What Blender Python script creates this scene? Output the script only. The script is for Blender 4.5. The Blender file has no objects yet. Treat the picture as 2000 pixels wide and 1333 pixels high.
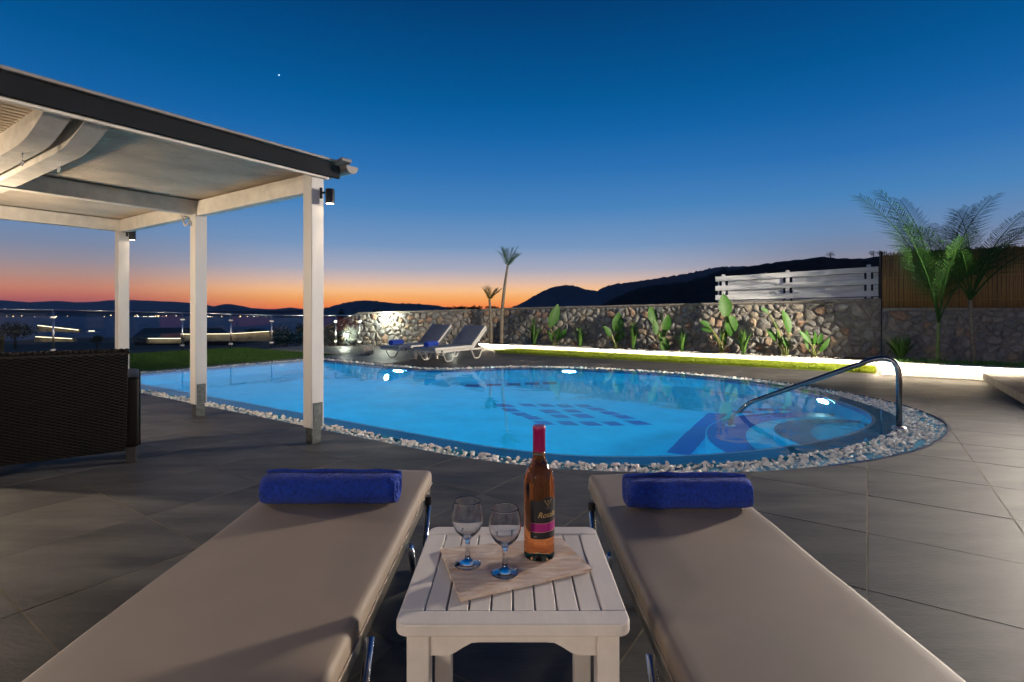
import bpy, bmesh, math, random
import numpy as np
from mathutils import Vector, Matrix, noise
from mathutils.geometry import delaunay_2d_cdt
R = math.radians
rnd = random.Random(7)
scn = bpy.context.scene
COL = scn.collection

# ------------------------------------------------------------------ camera
F, CAMH, HORIZ = 1020.0, 1.08, 608.0          # focal length in px (2000 px wide), eye height, horizon row
cd = bpy.data.cameras.new('camera'); cam = bpy.data.objects.new('camera', cd); COL.objects.link(cam)
cam.location = (0, 0, CAMH); cam.rotation_euler = (R(90), 0, 0)
cd.sensor_width = 36.0; cd.lens = F * 36.0 / 2000.0
cd.shift_y = -(666.5 - HORIZ) / 2000.0
cd.clip_start = 0.05; cd.clip_end = 60000
scn.camera = cam
vs = scn.view_settings
vs.view_transform = 'Standard'; vs.look = 'None'; vs.exposure = 0.0; vs.gamma = 1.0
scn.cycles.use_denoising = True
scn.cycles.max_bounces = 10; scn.cycles.transmission_bounces = 10; scn.cycles.transparent_max_bounces = 12
scn.cycles.sample_clamp_indirect = 4.0
scn.cycles.caustics_reflective = False

# ------------------------------------------------------------------ world: dusk sky
def srgb(r, g, b):
    f = lambda c: (c / 255 / 12.92) if c / 255 <= 0.04045 else ((c / 255 + 0.055) / 1.055) ** 2.4
    return (f(r), f(g), f(b), 1.0)
w = bpy.data.worlds.new('World'); scn.world = w; w.use_nodes = True
nt = w.node_tree; N = nt.nodes; L = nt.links
for n in list(N): N.remove(n)
out = N.new('ShaderNodeOutputWorld'); bg = N.new('ShaderNodeBackground'); L.new(bg.outputs[0], out.inputs[0])
tc = N.new('ShaderNodeTexCoord')
nrm = N.new('ShaderNodeVectorMath'); nrm.operation = 'NORMALIZE'; L.new(tc.outputs['Generated'], nrm.inputs[0])
sep = N.new('ShaderNodeSeparateXYZ'); L.new(nrm.outputs[0], sep.inputs[0])
asn = N.new('ShaderNodeMath'); asn.operation = 'ARCSINE'; L.new(sep.outputs[2], asn.inputs[0])
elev = N.new('ShaderNodeMath'); elev.operation = 'MULTIPLY'; elev.inputs[1].default_value = 180 / math.pi / 60.0   # 60 deg -> 1
L.new(asn.outputs[0], elev.inputs[0])
def ramp(stops):
    n = N.new('ShaderNodeValToRGB'); cr = n.color_ramp; cr.interpolation = 'B_SPLINE' if False else 'LINEAR'
    while len(cr.elements) > 1: cr.elements.remove(cr.elements[-1])
    for i, (deg, c) in enumerate(stops):
        e = cr.elements[0] if i == 0 else cr.elements.new(deg / 60.0)
        e.position = max(0, deg / 60.0); e.color = tuple(q * (1 + .60 * max(0, 1 - deg / 6.0)) for q in srgb(*c)[:3]) + (1,)   # what the haze box takes away near the horizon
    L.new(elev.outputs[0], n.inputs[0]); return n
# towards the afterglow, and away from it
r1 = ramp([(0, (228, 100, 44)), (.6, (246, 138, 54)), (1.4, (254, 174, 88)), (2.2, (246, 188, 130)), (3.2, (214, 182, 164)), (4.5, (168, 170, 186)), (7.0, (122, 156, 198)),
           (11, (74, 134, 192)), (15, (44, 115, 182)), (18.5, (18, 102, 169)), (21.5, (2, 92, 156)), (25, (0, 80, 142)), (31, (0, 60, 115)), (45, (0, 42, 90)), (60, (0, 32, 73))])
r2 = ramp([(0, (140, 68, 82)), (.6, (160, 80, 80)), (1.2, (192, 104, 84)), (2.0, (192, 124, 98)), (3.0, (172, 134, 122)), (4.2, (148, 138, 146)), (5.6, (128, 140, 166)), (7.6, (108, 142, 184)),
           (10.5, (74, 134, 190)), (14.5, (42, 113, 181)), (18.5, (16, 98, 165)), (22.5, (0, 86, 150)), (27, (0, 72, 133)), (33, (0, 55, 108)), (48, (0, 38, 83)), (60, (0, 30, 69))])
SUN_AZ = Vector((-0.06, 1.0, 0)).normalized()
dt = N.new('ShaderNodeVectorMath'); dt.operation = 'DOT_PRODUCT'; dt.inputs[1].default_value = SUN_AZ
flat = N.new('ShaderNodeVectorMath'); flat.operation = 'MULTIPLY'; flat.inputs[1].default_value = (1, 1, 0)
L.new(nrm.outputs[0], flat.inputs[0])
fn = N.new('ShaderNodeVectorMath'); fn.operation = 'NORMALIZE'; L.new(flat.outputs[0], fn.inputs[0]); L.new(fn.outputs[0], dt.inputs[0])
mr = N.new('ShaderNodeMapRange'); mr.inputs[1].default_value = 0.80; mr.inputs[2].default_value = 0.985; mr.interpolation_type = 'SMOOTHSTEP'
L.new(dt.outputs['Value'], mr.inputs[0])
mx = N.new('ShaderNodeMix'); mx.data_type = 'RGBA'
L.new(mr.outputs[0], mx.inputs[0]); L.new(r2.outputs[0], mx.inputs[6]); L.new(r1.outputs[0], mx.inputs[7])
L.new(mx.outputs[2], bg.inputs[0]); bg.inputs[1].default_value = 1.0

# ------------------------------------------------------------------ frames
AX = Vector((-1500 / F, 1, 0)).normalized(); BX = Vector((AX.y, -AX.x, 0))    # terrace grid axes
def W(a, b, z=0.0):
    return Vector((AX.x * a + BX.x * b, AX.y * a + BX.y * b, z))
def G(px, py, z=0.0):                          # where a pixel's ray meets level z
    Y = (CAMH - z) * F / (py - HORIZ); return Vector(((px - 1000) / F * Y, Y, z))
def D(px, py, Y):                              # pixel at depth Y
    return Vector(((px - 1000) / F * Y, Y, CAMH - (py - HORIZ) * Y / F))
WATER = -0.015
def Gw(px, py, z):                             # pixel ray refracted at the water surface down to level z
    p = G(px, py, WATER); d = (p - Vector((0, 0, CAMH))).normalized()
    n = Vector((0, 0, 1)); c = -d.z; eta = 1 / 1.33
    t = eta * d + (eta * c - math.sqrt(1 - eta * eta * (1 - c * c))) * n
    return p + t * ((WATER - z) / -t.z)
ROT_A = math.atan2(AX.y, AX.x); ROT_B = math.atan2(BX.y, BX.x)

# ------------------------------------------------------------------ helpers
class MB:
    def __init__(s): s.v = []; s.f = []
    def add(s, vs_, fs):
        o = len(s.v); s.v += [tuple(v) for v in vs_]; s.f += [tuple(i + o for i in f) for f in fs]; return s
    def box(s, c, d, rot=None, bev=0.0, seg=2):
        bm = bmesh.new(); bmesh.ops.create_cube(bm, size=1)
        bmesh.ops.scale(bm, vec=d, verts=bm.verts)
        if bev: bmesh.ops.bevel(bm, geom=bm.edges[:], offset=bev, segments=seg, profile=0.5, affect='EDGES')
        if rot is not None: bmesh.ops.rotate(bm, cent=(0, 0, 0), matrix=rot, verts=bm.verts)
        bmesh.ops.translate(bm, vec=c, verts=bm.verts); s.bm(bm); return s
    def bm(s, bm):
        bm.verts.index_update(); s.add([v.co[:] for v in bm.verts], [[v.index for v in f.verts] for f in bm.faces]); bm.free(); return s
    def beam(s, p, q, w_, h_, up=Vector((0, 0, 1)), bev=0.0):
        p = Vector(p); q = Vector(q); d = q - p; y = d.normalized(); x = y.cross(up).normalized(); z = x.cross(y)
        m = Matrix((x, y, z)).transposed(); return s.box((p + q) / 2, (w_, d.length, h_), m, bev)
    def tube(s, pts, r, n=10, cap=True):
        pts = [Vector(p) for p in pts]; rs = r if isinstance(r, (list, tuple)) else [r] * len(pts); o = len(s.v)
        t0 = (pts[1] - pts[0]).normalized(); u = t0.orthogonal().normalized()
        for i, p in enumerate(pts):
            t = ((pts[min(i + 1, len(pts) - 1)] - pts[i]).normalized() + (pts[i] - pts[max(i - 1, 0)]).normalized())
            t = t.normalized() if t.length > 1e-6 else t0
            u = (u - t * u.dot(t)).normalized(); v = t.cross(u)
            for k in range(n):
                a = 2 * math.pi * k / n; s.v.append(tuple(p + (u * math.cos(a) + v * math.sin(a)) * rs[i]))
        for i in range(len(pts) - 1):
            for k in range(n):
                a = o + i * n + k; b = o + i * n + (k + 1) % n; s.f.append((a, b, b + n, a + n))
        if cap: s.f.append(tuple(o + k for k in reversed(range(n)))); s.f.append(tuple(o + (len(pts) - 1) * n + k for k in range(n)))
        return s
    def lathe(s, prof, c=(0, 0, 0), n=32, a0=0, a1=2 * math.pi):
        o = len(s.v); full = abs(a1 - a0 - 2 * math.pi) < 1e-6; m = n if full else n + 1
        for (r, z) in prof:
            for k in range(m):
                a = a0 + (a1 - a0) * k / n; s.v.append((c[0] + r * math.cos(a), c[1] + r * math.sin(a), c[2] + z))
        for i in range(len(prof) - 1):
            for k in range(n):
                k2 = (k + 1) % m; a = o + i * m + k; b = o + i * m + k2; s.f.append((a, b, b + m, a + m))
        return s
    def prism(s, poly, z0, z1):
        o = len(s.v); n = len(poly)
        s.v += [(p[0], p[1], z0) for p in poly] + [(p[0], p[1], z1) for p in poly]
        s.f.append(tuple(o + i for i in reversed(range(n)))); s.f.append(tuple(o + n + i for i in range(n)))
        for i in range(n): j = (i + 1) % n; s.f.append((o + i, o + j, o + n + j, o + n + i))
        return s
    def xf(s, m): s.v = [tuple(m @ Vector(v)) for v in s.v]; return s
    def build(s, name, mat, parent=None, smooth=False, auto=None, fix=False):
        me = bpy.data.meshes.new(name); me.from_pydata(s.v, [], s.f)
        if fix:
            bm = bmesh.new(); bm.from_mesh(me); bmesh.ops.recalc_face_normals(bm, faces=bm.faces); bm.to_mesh(me); bm.free()
        return link(name, me, mat, parent, smooth, auto)
def link(name, me, mat, parent=None, smooth=False, auto=None):
    if mat is not None and not me.materials: me.materials.append(mat)
    if smooth:
        for p in me.polygons: p.use_smooth = True
    if auto is not None:
        me.set_sharp_from_angle(angle=R(auto))
    o = bpy.data.objects.new(name, me); COL.objects.link(o)
    if parent: o.parent = parent
    return o
def thing(name, label, cat, group=None, loc=(0, 0, 0), rz=0.0):
    o = bpy.data.objects.new(name, None); COL.objects.link(o); o.location = loc; o.rotation_euler = (0, 0, rz)
    o.empty_display_size = 0.1
    return tag(o, label, cat, group)
def tag(o, label, cat, group=None):
    o['label'] = label; o['category'] = cat
    if group: o['group'] = group
    return o
def kind(o, k, label=None):
    o['kind'] = k
    if label: o['label'] = label
    return o
def fillet(pts, r, n=6):
    pts = [Vector(p) for p in pts]; o = [pts[0]]
    for i in range(1, len(pts) - 1):
        a, p, b = pts[i - 1], pts[i], pts[i + 1]; d1 = (a - p); d2 = (b - p)
        k = min(r, d1.length * .48, d2.length * .48); s = p + d1.normalized() * k; e = p + d2.normalized() * k
        for j in range(n + 1):
            t = j / n; o.append(s * (1 - t) ** 2 + p * 2 * t * (1 - t) + e * t * t)
    o.append(pts[-1]); return o

# ------------------------------------------------------------------ materials
def mat(name, col, rough=0.6, metal=0.0, var=0.0, scale=8.0, bump=0.0, bscale=None, col2=None, stretch=None, spec=0.5, obj_rand=0.0, sheen=0.0, detail=5.0, coord='Object', bdist=0.01):
    m = bpy.data.materials.new(name); m.use_nodes = True; nt = m.node_tree; n = nt.nodes; l = nt.links
    p = n['Principled BSDF']; p.inputs['Roughness'].default_value = rough; p.inputs['Metallic'].default_value = metal
    p.inputs['Specular IOR Level'].default_value = spec
    if sheen: p.inputs['Sheen Weight'].default_value = sheen; p.inputs['Sheen Roughness'].default_value = .5
    c = tuple(col) + (1,) if len(col) == 3 else col
    p.inputs['Base Color'].default_value = c
    if var or bump or col2 or obj_rand:
        t = n.new('ShaderNodeTexCoord'); mp = n.new('ShaderNodeMapping'); l.new(t.outputs[coord], mp.inputs[0])
        if stretch: mp.inputs['Scale'].default_value = stretch
        tx = n.new('ShaderNodeTexNoise'); tx.inputs['Scale'].default_value = scale; tx.inputs['Detail'].default_value = detail; tx.inputs['Roughness'].default_value = .6
        l.new(mp.outputs[0], tx.inputs['Vector'])
        src = None
        if var or col2:
            mxn = n.new('ShaderNodeMix'); mxn.data_type = 'RGBA'
            c2 = tuple(col2) + (1,) if col2 else tuple(min(1, x * (1 - var)) for x in c[:3]) + (1,)
            mxn.inputs[6].default_value = c if col2 else tuple(min(1, x * (1 + var)) for x in c[:3]) + (1,); mxn.inputs[7].default_value = c2
            rp = n.new('ShaderNodeMapRange'); rp.inputs[1].default_value = .32; rp.inputs[2].default_value = .68
            l.new(tx.outputs[0], rp.inputs[0]); l.new(rp.outputs[0], mxn.inputs[0]); src = mxn.outputs[2]
        if obj_rand:
            oi = n.new('ShaderNodeObjectInfo'); hs = n.new('ShaderNodeHueSaturation')
            mr_ = n.new('ShaderNodeMapRange'); mr_.inputs[3].default_value = 1 - obj_rand; mr_.inputs[4].default_value = 1 + obj_rand
            l.new(oi.outputs['Random'], mr_.inputs[0]); l.new(mr_.outputs[0], hs.inputs['Value'])
            if src: l.new(src, hs.inputs['Color'])
            else: hs.inputs['Color'].default_value = c
            src = hs.outputs[0]
        if src: l.new(src, p.inputs['Base Color'])
        if bump:
            tb = n.new('ShaderNodeTexNoise'); tb.inputs['Scale'].default_value = bscale or scale * 4; tb.inputs['Detail'].default_value = 4
            l.new(mp.outputs[0], tb.inputs['Vector'])
            b = n.new('ShaderNodeBump'); b.inputs['Strength'].default_value = bump; b.inputs['Distance'].default_value = bdist
            l.new(tb.outputs[0], b.inputs['Height']); l.new(b.outputs[0], p.inputs['Normal'])
    return m
def emit(name, col, strength):
    m = bpy.data.materials.new(name); m.use_nodes = True; p = m.node_tree.nodes['Principled BSDF']
    p.inputs['Base Color'].default_value = (.8, .8, .8, 1); p.inputs['Emission Color'].default_value = tuple(col) + (1,); p.inputs['Emission Strength'].default_value = strength
    return m
def glass(name, col=(1, 1, 1), ior=1.45, rough=0.0):
    m = bpy.data.materials.new(name); m.use_nodes = True; p = m.node_tree.nodes['Principled BSDF']
    p.inputs['Base Color'].default_value = tuple(col) + (1,); p.inputs['Roughness'].default_value = rough
    p.inputs['Transmission Weight'].default_value = 1; p.inputs['IOR'].default_value = ior
    return m
WARM = (1.0, .80, .56)
M = {}
M['tile'] = mat('porcelain_tile', (.105, .098, .092), .55, var=0, col2=(.038, .038, .041), scale=1.5, stretch=(1, 4.0, 1), bump=.14, bscale=30, obj_rand=.12, spec=.16, detail=10, coord='Object')
M['grout'] = mat('grout', (.16, .13, .09), .9, var=.25, scale=6)
M['white_paint'] = mat('white_painted_wood', (.52, .50, .48), .5, var=.08, scale=5, bump=.15, bscale=30, stretch=(1, 1, .15))
M['beam_paint'] = mat('white_painted_beam', (.60, .56, .51), .55, var=.12, scale=9, bump=.3, bscale=40)
M['fascia'] = mat('dark_fascia_sheet', (.010, .011, .014), .75, var=.2, scale=3, spec=.12)
M['reed'] = mat('woven_roof_sheet', (.56, .47, .37), .75, var=.22, scale=2.2, bump=.2, bscale=60)
M['gutter'] = mat('grey_gutter', (.22, .20, .185), .5, var=.1)
M['steel'] = mat('brushed_steel', (.55, .55, .55), .28, 1.0, var=.08, scale=20)
M['dark_steel'] = mat('galvanised_bracket', (.10, .11, .11), .45, .7, var=.4, scale=30)
M['rail_steel'] = mat('handrail_steel', (.26, .25, .25), .22, 1.0)
M['alu'] = mat('champagne_aluminium', (.62, .56, .44), .3, 1.0, var=.05)
M['alu_bright'] = mat('polished_aluminium', (.60, .63, .68), .18, 1.0)
M['black'] = mat('black_plastic', (.012, .012, .013), .4)
M['vinyl'] = mat('taupe_vinyl', (.275, .215, .165), .6, var=.06, scale=3, bump=.25, bscale=420, bdist=.0015)
M['vinyl_grey'] = mat('slate_vinyl', (.17, .18, .21), .6, var=.08, scale=4)
M['vinyl_light'] = mat('pale_vinyl_edge', (.50, .48, .45), .6, var=.05, scale=4)
M['towel'] = mat('blue_terry', (.001, .032, .31), .95, var=.4, scale=70, bump=1.0, bscale=170, sheen=.08, bdist=.010)
M['table'] = mat('whitewashed_wood', (.76, .68, .60), .6, var=.09, scale=9, bump=.35, bscale=28, stretch=(1, .22, 1), bdist=.004)
M['cloth'] = mat('woven_cloth', (.50, .31, .20), .9, col2=(.74, .64, .56), scale=14, stretch=(1, 5, 1), bump=.7, bscale=120, bdist=.003)
M['glass'] = glass('clear_glass', (1, 1, 1), 1.48)
M['wine'] = glass('rose_wine_glass', (1.0, .34, .11), 1.36)
M['capsule'] = mat('magenta_capsule', (.30, .004, .085), .35, .1, var=.1, scale=40)
M['label_black'] = mat('black_label', (.010, .009, .011), .5)
M['label_pink'] = mat('magenta_label_band', (.33, .006, .16), .45)
M['gold'] = mat('gold_print', (.75, .52, .20), .35, .6)
M['label_grey'] = mat('grey_print', (.35, .33, .33), .5)
M['wicker'] = mat('dark_wicker', (.004, .0032, .0027), .5, var=.35, scale=30, spec=.12)
M['wicker_dark'] = mat('dark_wicker_core', (.008, .006, .005), .7)  # plain dark tone of the panel behind the weave and the feet
M['cushion'] = mat('pale_cushion', (.42, .39, .36), .85, var=.08, scale=20)
M['lime'] = mat('lime_cushion', (.42, .55, .03), .8, var=.1)
M['pebble'] = mat('white_pebble', (.80, .74, .67), .75, var=.16, scale=9, bump=.3, bscale=30, obj_rand=.0)
M['pool'] = mat('pale_blue_mosaic', (.004, .34, .56), .35, var=.14, scale=2.5)
M['pool_rim'] = mat('teal_rim_mosaic', (.035, .27, .42), .3, var=.15, scale=7)
M['pool_pale'] = mat('pale_rim_edge', (.50, .66, .74), .3, var=.12, scale=12)
M['pool_dark'] = mat('cobalt_mosaic', (.0006, .010, .070), .3, var=.35, scale=30)
M['grass'] = mat('turf', (.055, .135, .012), .8, col2=(.030, .085, .008), scale=2.2, obj_rand=0)
M['turf2'] = mat('artificial_turf', (.28, .34, .010), .8, col2=(.20, .28, .008), scale=3)
M['soil'] = mat('soil', (.055, .040, .028), .95, var=.5, scale=7, bump=.8, bscale=20, bdist=.03)
M['kerb'] = mat('white_plaster_kerb', (.72, .69, .63), .8, var=.12, scale=10, bump=.5, bscale=25)
M['mortar'] = mat('mortar', (.20, .18, .155), .95, var=.35, scale=12, bump=.6, bscale=40)
M['leaf'] = mat('glossy_leaf', (.036, .115, .007), .5, col2=(.02, .075, .005), scale=5, spec=.25)
M['leaf_spiky'] = mat('spiky_leaf', (.11, .22, .045), .5, col2=(.05, .12, .02), scale=8, spec=.25)
M['stalk'] = mat('leaf_stalk', (.16, .24, .04), .5, col2=(.20, .14, .05), scale=9)
M['palm_leaf'] = mat('palm_leaf', (.024, .080, .009), .55, col2=(.014, .042, .008), scale=3, spec=.2)
M['palm_trunk'] = mat('palm_trunk', (.20, .165, .12), .85, var=.4, scale=14, stretch=(1, 1, 3), bump=.6)
M['palm_green'] = mat('green_palm_stem', (.14, .20, .045), .6, var=.3, scale=9)
M['bamboo'] = mat('bamboo_cane', (.36, .20, .065), .6, col2=(.22, .115, .035), scale=22, stretch=(3, 3, .25), bump=.25)
M['fence_white'] = mat('white_fence_board', (.58, .59, .60), .6, col2=(.40, .41, .42), scale=4, stretch=(.25, 1, 5), bump=.3, bscale=25)
M['lamp_black'] = mat('lamp_housing', (.015, .015, .016), .35, .3)
M['lamp_glow'] = emit('lamp_glow', WARM, 22)
M['led'] = emit('led_strip', (1.0, .80, .54), 110)
M['pool_glow'] = emit('pool_lamp_glow', (.30, .85, 1.0), 1800)
M['wall_glow'] = emit('wall_lamp_glow', (.95, 1.0, .84), 60)
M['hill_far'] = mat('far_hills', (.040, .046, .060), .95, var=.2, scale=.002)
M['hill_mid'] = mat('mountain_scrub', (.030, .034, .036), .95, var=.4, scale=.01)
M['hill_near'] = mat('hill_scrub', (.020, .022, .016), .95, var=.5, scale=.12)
M['ground'] = mat('dry_ground', (.028, .028, .020), .95, var=.4, scale=.3)
M['dark_leaf'] = mat('dark_shrub_leaf', (.022, .034, .014), .7, var=.4, scale=3)
M['roof_dark'] = mat('neighbour_roof', (.03, .026, .026), .8, var=.2)
M['stone_far'] = mat('neighbour_stone', (.24, .20, .13), .9, var=.4, scale=1.5)
M['plaster'] = mat('villa_plaster', (.70, .66, .60), .8, var=.05, scale=4)
M['bark'] = mat('bark', (.04, .03, .02), .9)
# tile streaks differ from tile to tile
def tile_offsets(m):
    nt = m.node_tree; n = nt.nodes; l = nt.links
    mp = [x for x in n if x.type == 'MAPPING'][0]; oi = n.new('ShaderNodeObjectInfo'); mu = n.new('ShaderNodeVectorMath'); mu.operation = 'SCALE'
    cb = n.new('ShaderNodeCombineXYZ'); l.new(oi.outputs['Random'], cb.inputs[0]); l.new(oi.outputs['Random'], cb.inputs[1]); l.new(oi.outputs['Random'], cb.inputs[2])
    l.new(cb.outputs[0], mu.inputs[0]); mu.inputs['Scale'].default_value = 37.0; l.new(mu.outputs[0], mp.inputs['Location'])
tile_offsets(M['tile'])
# rubble stones: tone by stone
def stone_mat():
    m = bpy.data.materials.new('rubble_stone'); m.use_nodes = True; n = m.node_tree.nodes; l = m.node_tree.links; p = n['Principled BSDF']; p.inputs['Roughness'].default_value = .85
    oi = n.new('ShaderNodeObjectInfo'); cr = n.new('ShaderNodeValToRGB'); e = cr.color_ramp; e.interpolation = 'CONSTANT'
    cols = [tuple(q * 1.25 for q in c) for c in [(.20, .185, .165), (.25, .225, .19), (.155, .15, .145), (.25, .21, .16), (.22, .205, .185), (.26, .20, .14), (.185, .175, .16), (.24, .225, .205), (.26, .17, .115), (.17, .165, .16), (.21, .19, .16), (.235, .21, .175), (.19, .185, .175)]]
    while len(e.elements) > 1: e.elements.remove(e.elements[-1])
    for i, c in enumerate(cols):
        el = e.elements[0] if i == 0 else e.elements.new(i / len(cols)); el.position = i / len(cols); el.color = c + (1,)
    l.new(oi.outputs['Random'], cr.inputs[0])
    t = n.new('ShaderNodeTexCoord'); tx = n.new('ShaderNodeTexNoise'); tx.inputs['Scale'].default_value = 13; tx.inputs['Detail'].default_value = 8; tx.inputs['Roughness'].default_value = .7
    l.new(t.outputs['Object'], tx.inputs['Vector'])
    mxn = n.new('ShaderNodeMix'); mxn.data_type = 'RGBA'; mxn.blend_type = 'MULTIPLY'; mxn.inputs[0].default_value = 1
    rp = n.new('ShaderNodeMapRange'); rp.inputs[1].default_value = .25; rp.inputs[2].default_value = .75; rp.inputs[3].default_value = .55; rp.inputs[4].default_value = 1.35
    l.new(tx.outputs[0], rp.inputs[0]); l.new(cr.outputs[0], mxn.inputs[6]); l.new(rp.outputs[0], mxn.inputs[7]); l.new(mxn.outputs[2], p.inputs['Base Color'])
    b = n.new('ShaderNodeBump'); b.inputs['Strength'].default_value = .9; b.inputs['Distance'].default_value = .03; l.new(tx.outputs[0], b.inputs['Height']); l.new(b.outputs[0], p.inputs['Normal'])
    return m
M['stone'] = stone_mat()
def water_mat():
    m = glass('pool_water', (.93, .985, 1.0), 1.33); n = m.node_tree.nodes; l = m.node_tree.links; p = n['Principled BSDF']
    t = n.new('ShaderNodeTexCoord'); tx = n.new('ShaderNodeTexNoise'); tx.inputs['Scale'].default_value = 1.6; tx.inputs['Detail'].default_value = 3; l.new(t.outputs['Object'], tx.inputs['Vector'])
    b = n.new('ShaderNodeBump'); b.inputs['Strength'].default_value = .09; b.inputs['Distance'].default_value = .05; l.new(tx.outputs[0], b.inputs['Height']); l.new(b.outputs[0], p.inputs['Normal'])
    return m
M['water'] = water_mat()
def pane_mat():
    m = bpy.data.materials.new('fence_glass'); m.use_nodes = True; n = m.node_tree.nodes; l = m.node_tree.links
    for x in list(n): n.remove(x)
    o = n.new('ShaderNodeOutputMaterial'); tr = n.new('ShaderNodeBsdfTransparent'); tr.inputs[0].default_value = (.90, .94, .94, 1)
    gl = n.new('ShaderNodeBsdfGlossy'); gl.inputs['Roughness'].default_value = .02; fr = n.new('ShaderNodeFresnel'); fr.inputs[0].default_value = 1.5
    mi = n.new('ShaderNodeMixShader'); l.new(fr.outputs[0], mi.inputs[0]); l.new(tr.outputs[0], mi.inputs[1]); l.new(gl.outputs[0], mi.inputs[2]); l.new(mi.outputs[0], o.inputs[0])
    return m
M['pane'] = pane_mat()
def sea_mat():
    m = mat('sea_water', (.010, .065, .15), .5, spec=.22); n = m.node_tree.nodes; l = m.node_tree.links; p = n['Principled BSDF']
    t = n.new('ShaderNodeTexCoord'); tx = n.new('ShaderNodeTexNoise'); tx.inputs['Scale'].default_value = .06; tx.inputs['Detail'].default_value = 6; l.new(t.outputs['Object'], tx.inputs['Vector'])
    b = n.new('ShaderNodeBump'); b.inputs['Strength'].default_value = 1.0; b.inputs['Distance'].default_value = 9.0; l.new(tx.outputs[0], b.inputs['Height']); l.new(b.outputs[0], p.inputs['Normal'])
    return m
M['sea'] = sea_mat()

def light(name, typ, loc, energy, col=WARM, radius=.05, aim=None, cone=None, blend=.5, parent=None):
    d = bpy.data.lights.new(name, typ); d.energy = energy; d.color = col
    if typ in ('POINT', 'SPOT'): d.shadow_soft_size = radius
    if typ == 'SPOT': d.spot_size = R(cone); d.spot_blend = blend
    o = bpy.data.objects.new(name, d); COL.objects.link(o); o.location = loc
    if aim is not None: o.rotation_euler = (Vector(aim) - Vector(loc)).to_track_quat('-Z', 'Y').to_euler()
    if parent: o.parent = parent
    return o

# ================================================================== TERRAIN, SEA, HILLS
def grid_obj(name, xs, ys, fz, m, k='structure', smooth=True):
    nx, ny = len(xs), len(ys); v = [(x, y, fz(x, y)) for y in ys for x in xs]
    f = [(j * nx + i, j * nx + i + 1, (j + 1) * nx + i + 1, (j + 1) * nx + i) for j in range(ny - 1) for i in range(nx - 1)]
    mb = MB().add(v, f); o = mb.build(name, m, smooth=smooth); o['kind'] = k; return o
def ground_z(x, y):
    d = math.hypot(x, y)
    near = -1.6 - max(0, d - 18) * .041
    if d < 18: near = -1.6
    return max(near, -75) + (noise.noise((x * .02, y * .02, 0)) * min(6, d * .01))
def geo(a, b, n): return [a * (b / a) ** (i / (n - 1)) for i in range(n)]
gx = sorted(set([-x for x in geo(20, 12000, 26)] + [0, -8, 8] + geo(20, 12000, 26)))
gy = sorted(set([-60, -20, 0, 8] + geo(15, 16000, 44)))
grid_obj('ground', gx, gy, ground_z, M['ground'])
sea = MB().add([(-16000, 250, -60), (9000, 250, -60), (9000, 15000, -60), (-16000, 15000, -60)], [(0, 1, 2, 3)]).build('sea', M['sea']); sea['kind'] = 'structure'
def ridge(name, crest, dist, m, base=-65, depth=.35, rough=.03, label=None):
    pxs = np.linspace(crest[0][0], crest[-1][0], 150); ys = np.interp(pxs, [c[0] for c in crest], [c[1] for c in crest])
    rows = [(-depth, 0), (-depth * .6, .28), (-depth * .35, .52), (-depth * .16, .78), (-.03, .96), (0, 1), (.05, .95), (.3, .3), (.5, 0)]
    v = []
    for j, (dd, hh) in enumerate(rows):
        for i, (px, py) in enumerate(zip(pxs, ys)):
            x = (px - 1000) / F * dist; zc = CAMH + (HORIZ - py) * dist / F
            h = base + (zc - base) * hh
            nz = noise.fractal((x / dist * 18, dd * 9, dist * .01), 1.0, 2.0, 5)
            h += noise.fractal((x / dist * 160, dd * 40, 7), 1.0, 2.0, 4) * rough * dist * .15 * (hh > .5)
            h += nz * rough * dist * (.25 if hh in (.96, 1) else 1.0) * (hh > 0) * .5 * (1 if hh < .95 else .22)
            v.append((x * (1 + dd * .6), dist * (1 + dd), h))
    n = len(pxs); f = [(j * n + i, j * n + i + 1, (j + 1) * n + i + 1, (j + 1) * n + i) for j in range(len(rows) - 1) for i in range(n - 1)]
    o = MB().add(v, f).build(name, m, smooth=True); o['kind'] = 'structure'; return o
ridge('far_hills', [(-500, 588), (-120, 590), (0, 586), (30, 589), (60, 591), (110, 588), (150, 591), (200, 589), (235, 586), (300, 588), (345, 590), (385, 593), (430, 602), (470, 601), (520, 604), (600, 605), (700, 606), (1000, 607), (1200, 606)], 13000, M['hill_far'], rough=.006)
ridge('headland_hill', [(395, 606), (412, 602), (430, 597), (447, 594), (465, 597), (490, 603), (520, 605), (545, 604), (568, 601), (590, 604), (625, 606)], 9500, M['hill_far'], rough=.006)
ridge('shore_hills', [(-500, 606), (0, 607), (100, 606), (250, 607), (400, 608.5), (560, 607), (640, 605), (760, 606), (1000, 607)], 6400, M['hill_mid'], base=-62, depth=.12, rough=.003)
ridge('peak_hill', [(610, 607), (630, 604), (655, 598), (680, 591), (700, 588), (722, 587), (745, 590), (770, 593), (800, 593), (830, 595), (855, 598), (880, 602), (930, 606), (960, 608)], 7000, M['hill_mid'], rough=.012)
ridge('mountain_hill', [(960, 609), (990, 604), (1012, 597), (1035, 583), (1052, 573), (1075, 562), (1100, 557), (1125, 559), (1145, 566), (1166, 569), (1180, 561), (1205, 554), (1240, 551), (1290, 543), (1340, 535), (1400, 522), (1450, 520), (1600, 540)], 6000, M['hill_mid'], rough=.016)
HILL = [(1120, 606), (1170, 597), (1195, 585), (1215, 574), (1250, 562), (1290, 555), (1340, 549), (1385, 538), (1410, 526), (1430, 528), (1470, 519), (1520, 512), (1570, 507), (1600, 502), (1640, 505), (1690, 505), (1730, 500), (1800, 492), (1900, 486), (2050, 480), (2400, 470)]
ridge('scrub_hill', HILL, 420, M['hill_near'], base=-25, rough=.022)

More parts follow.
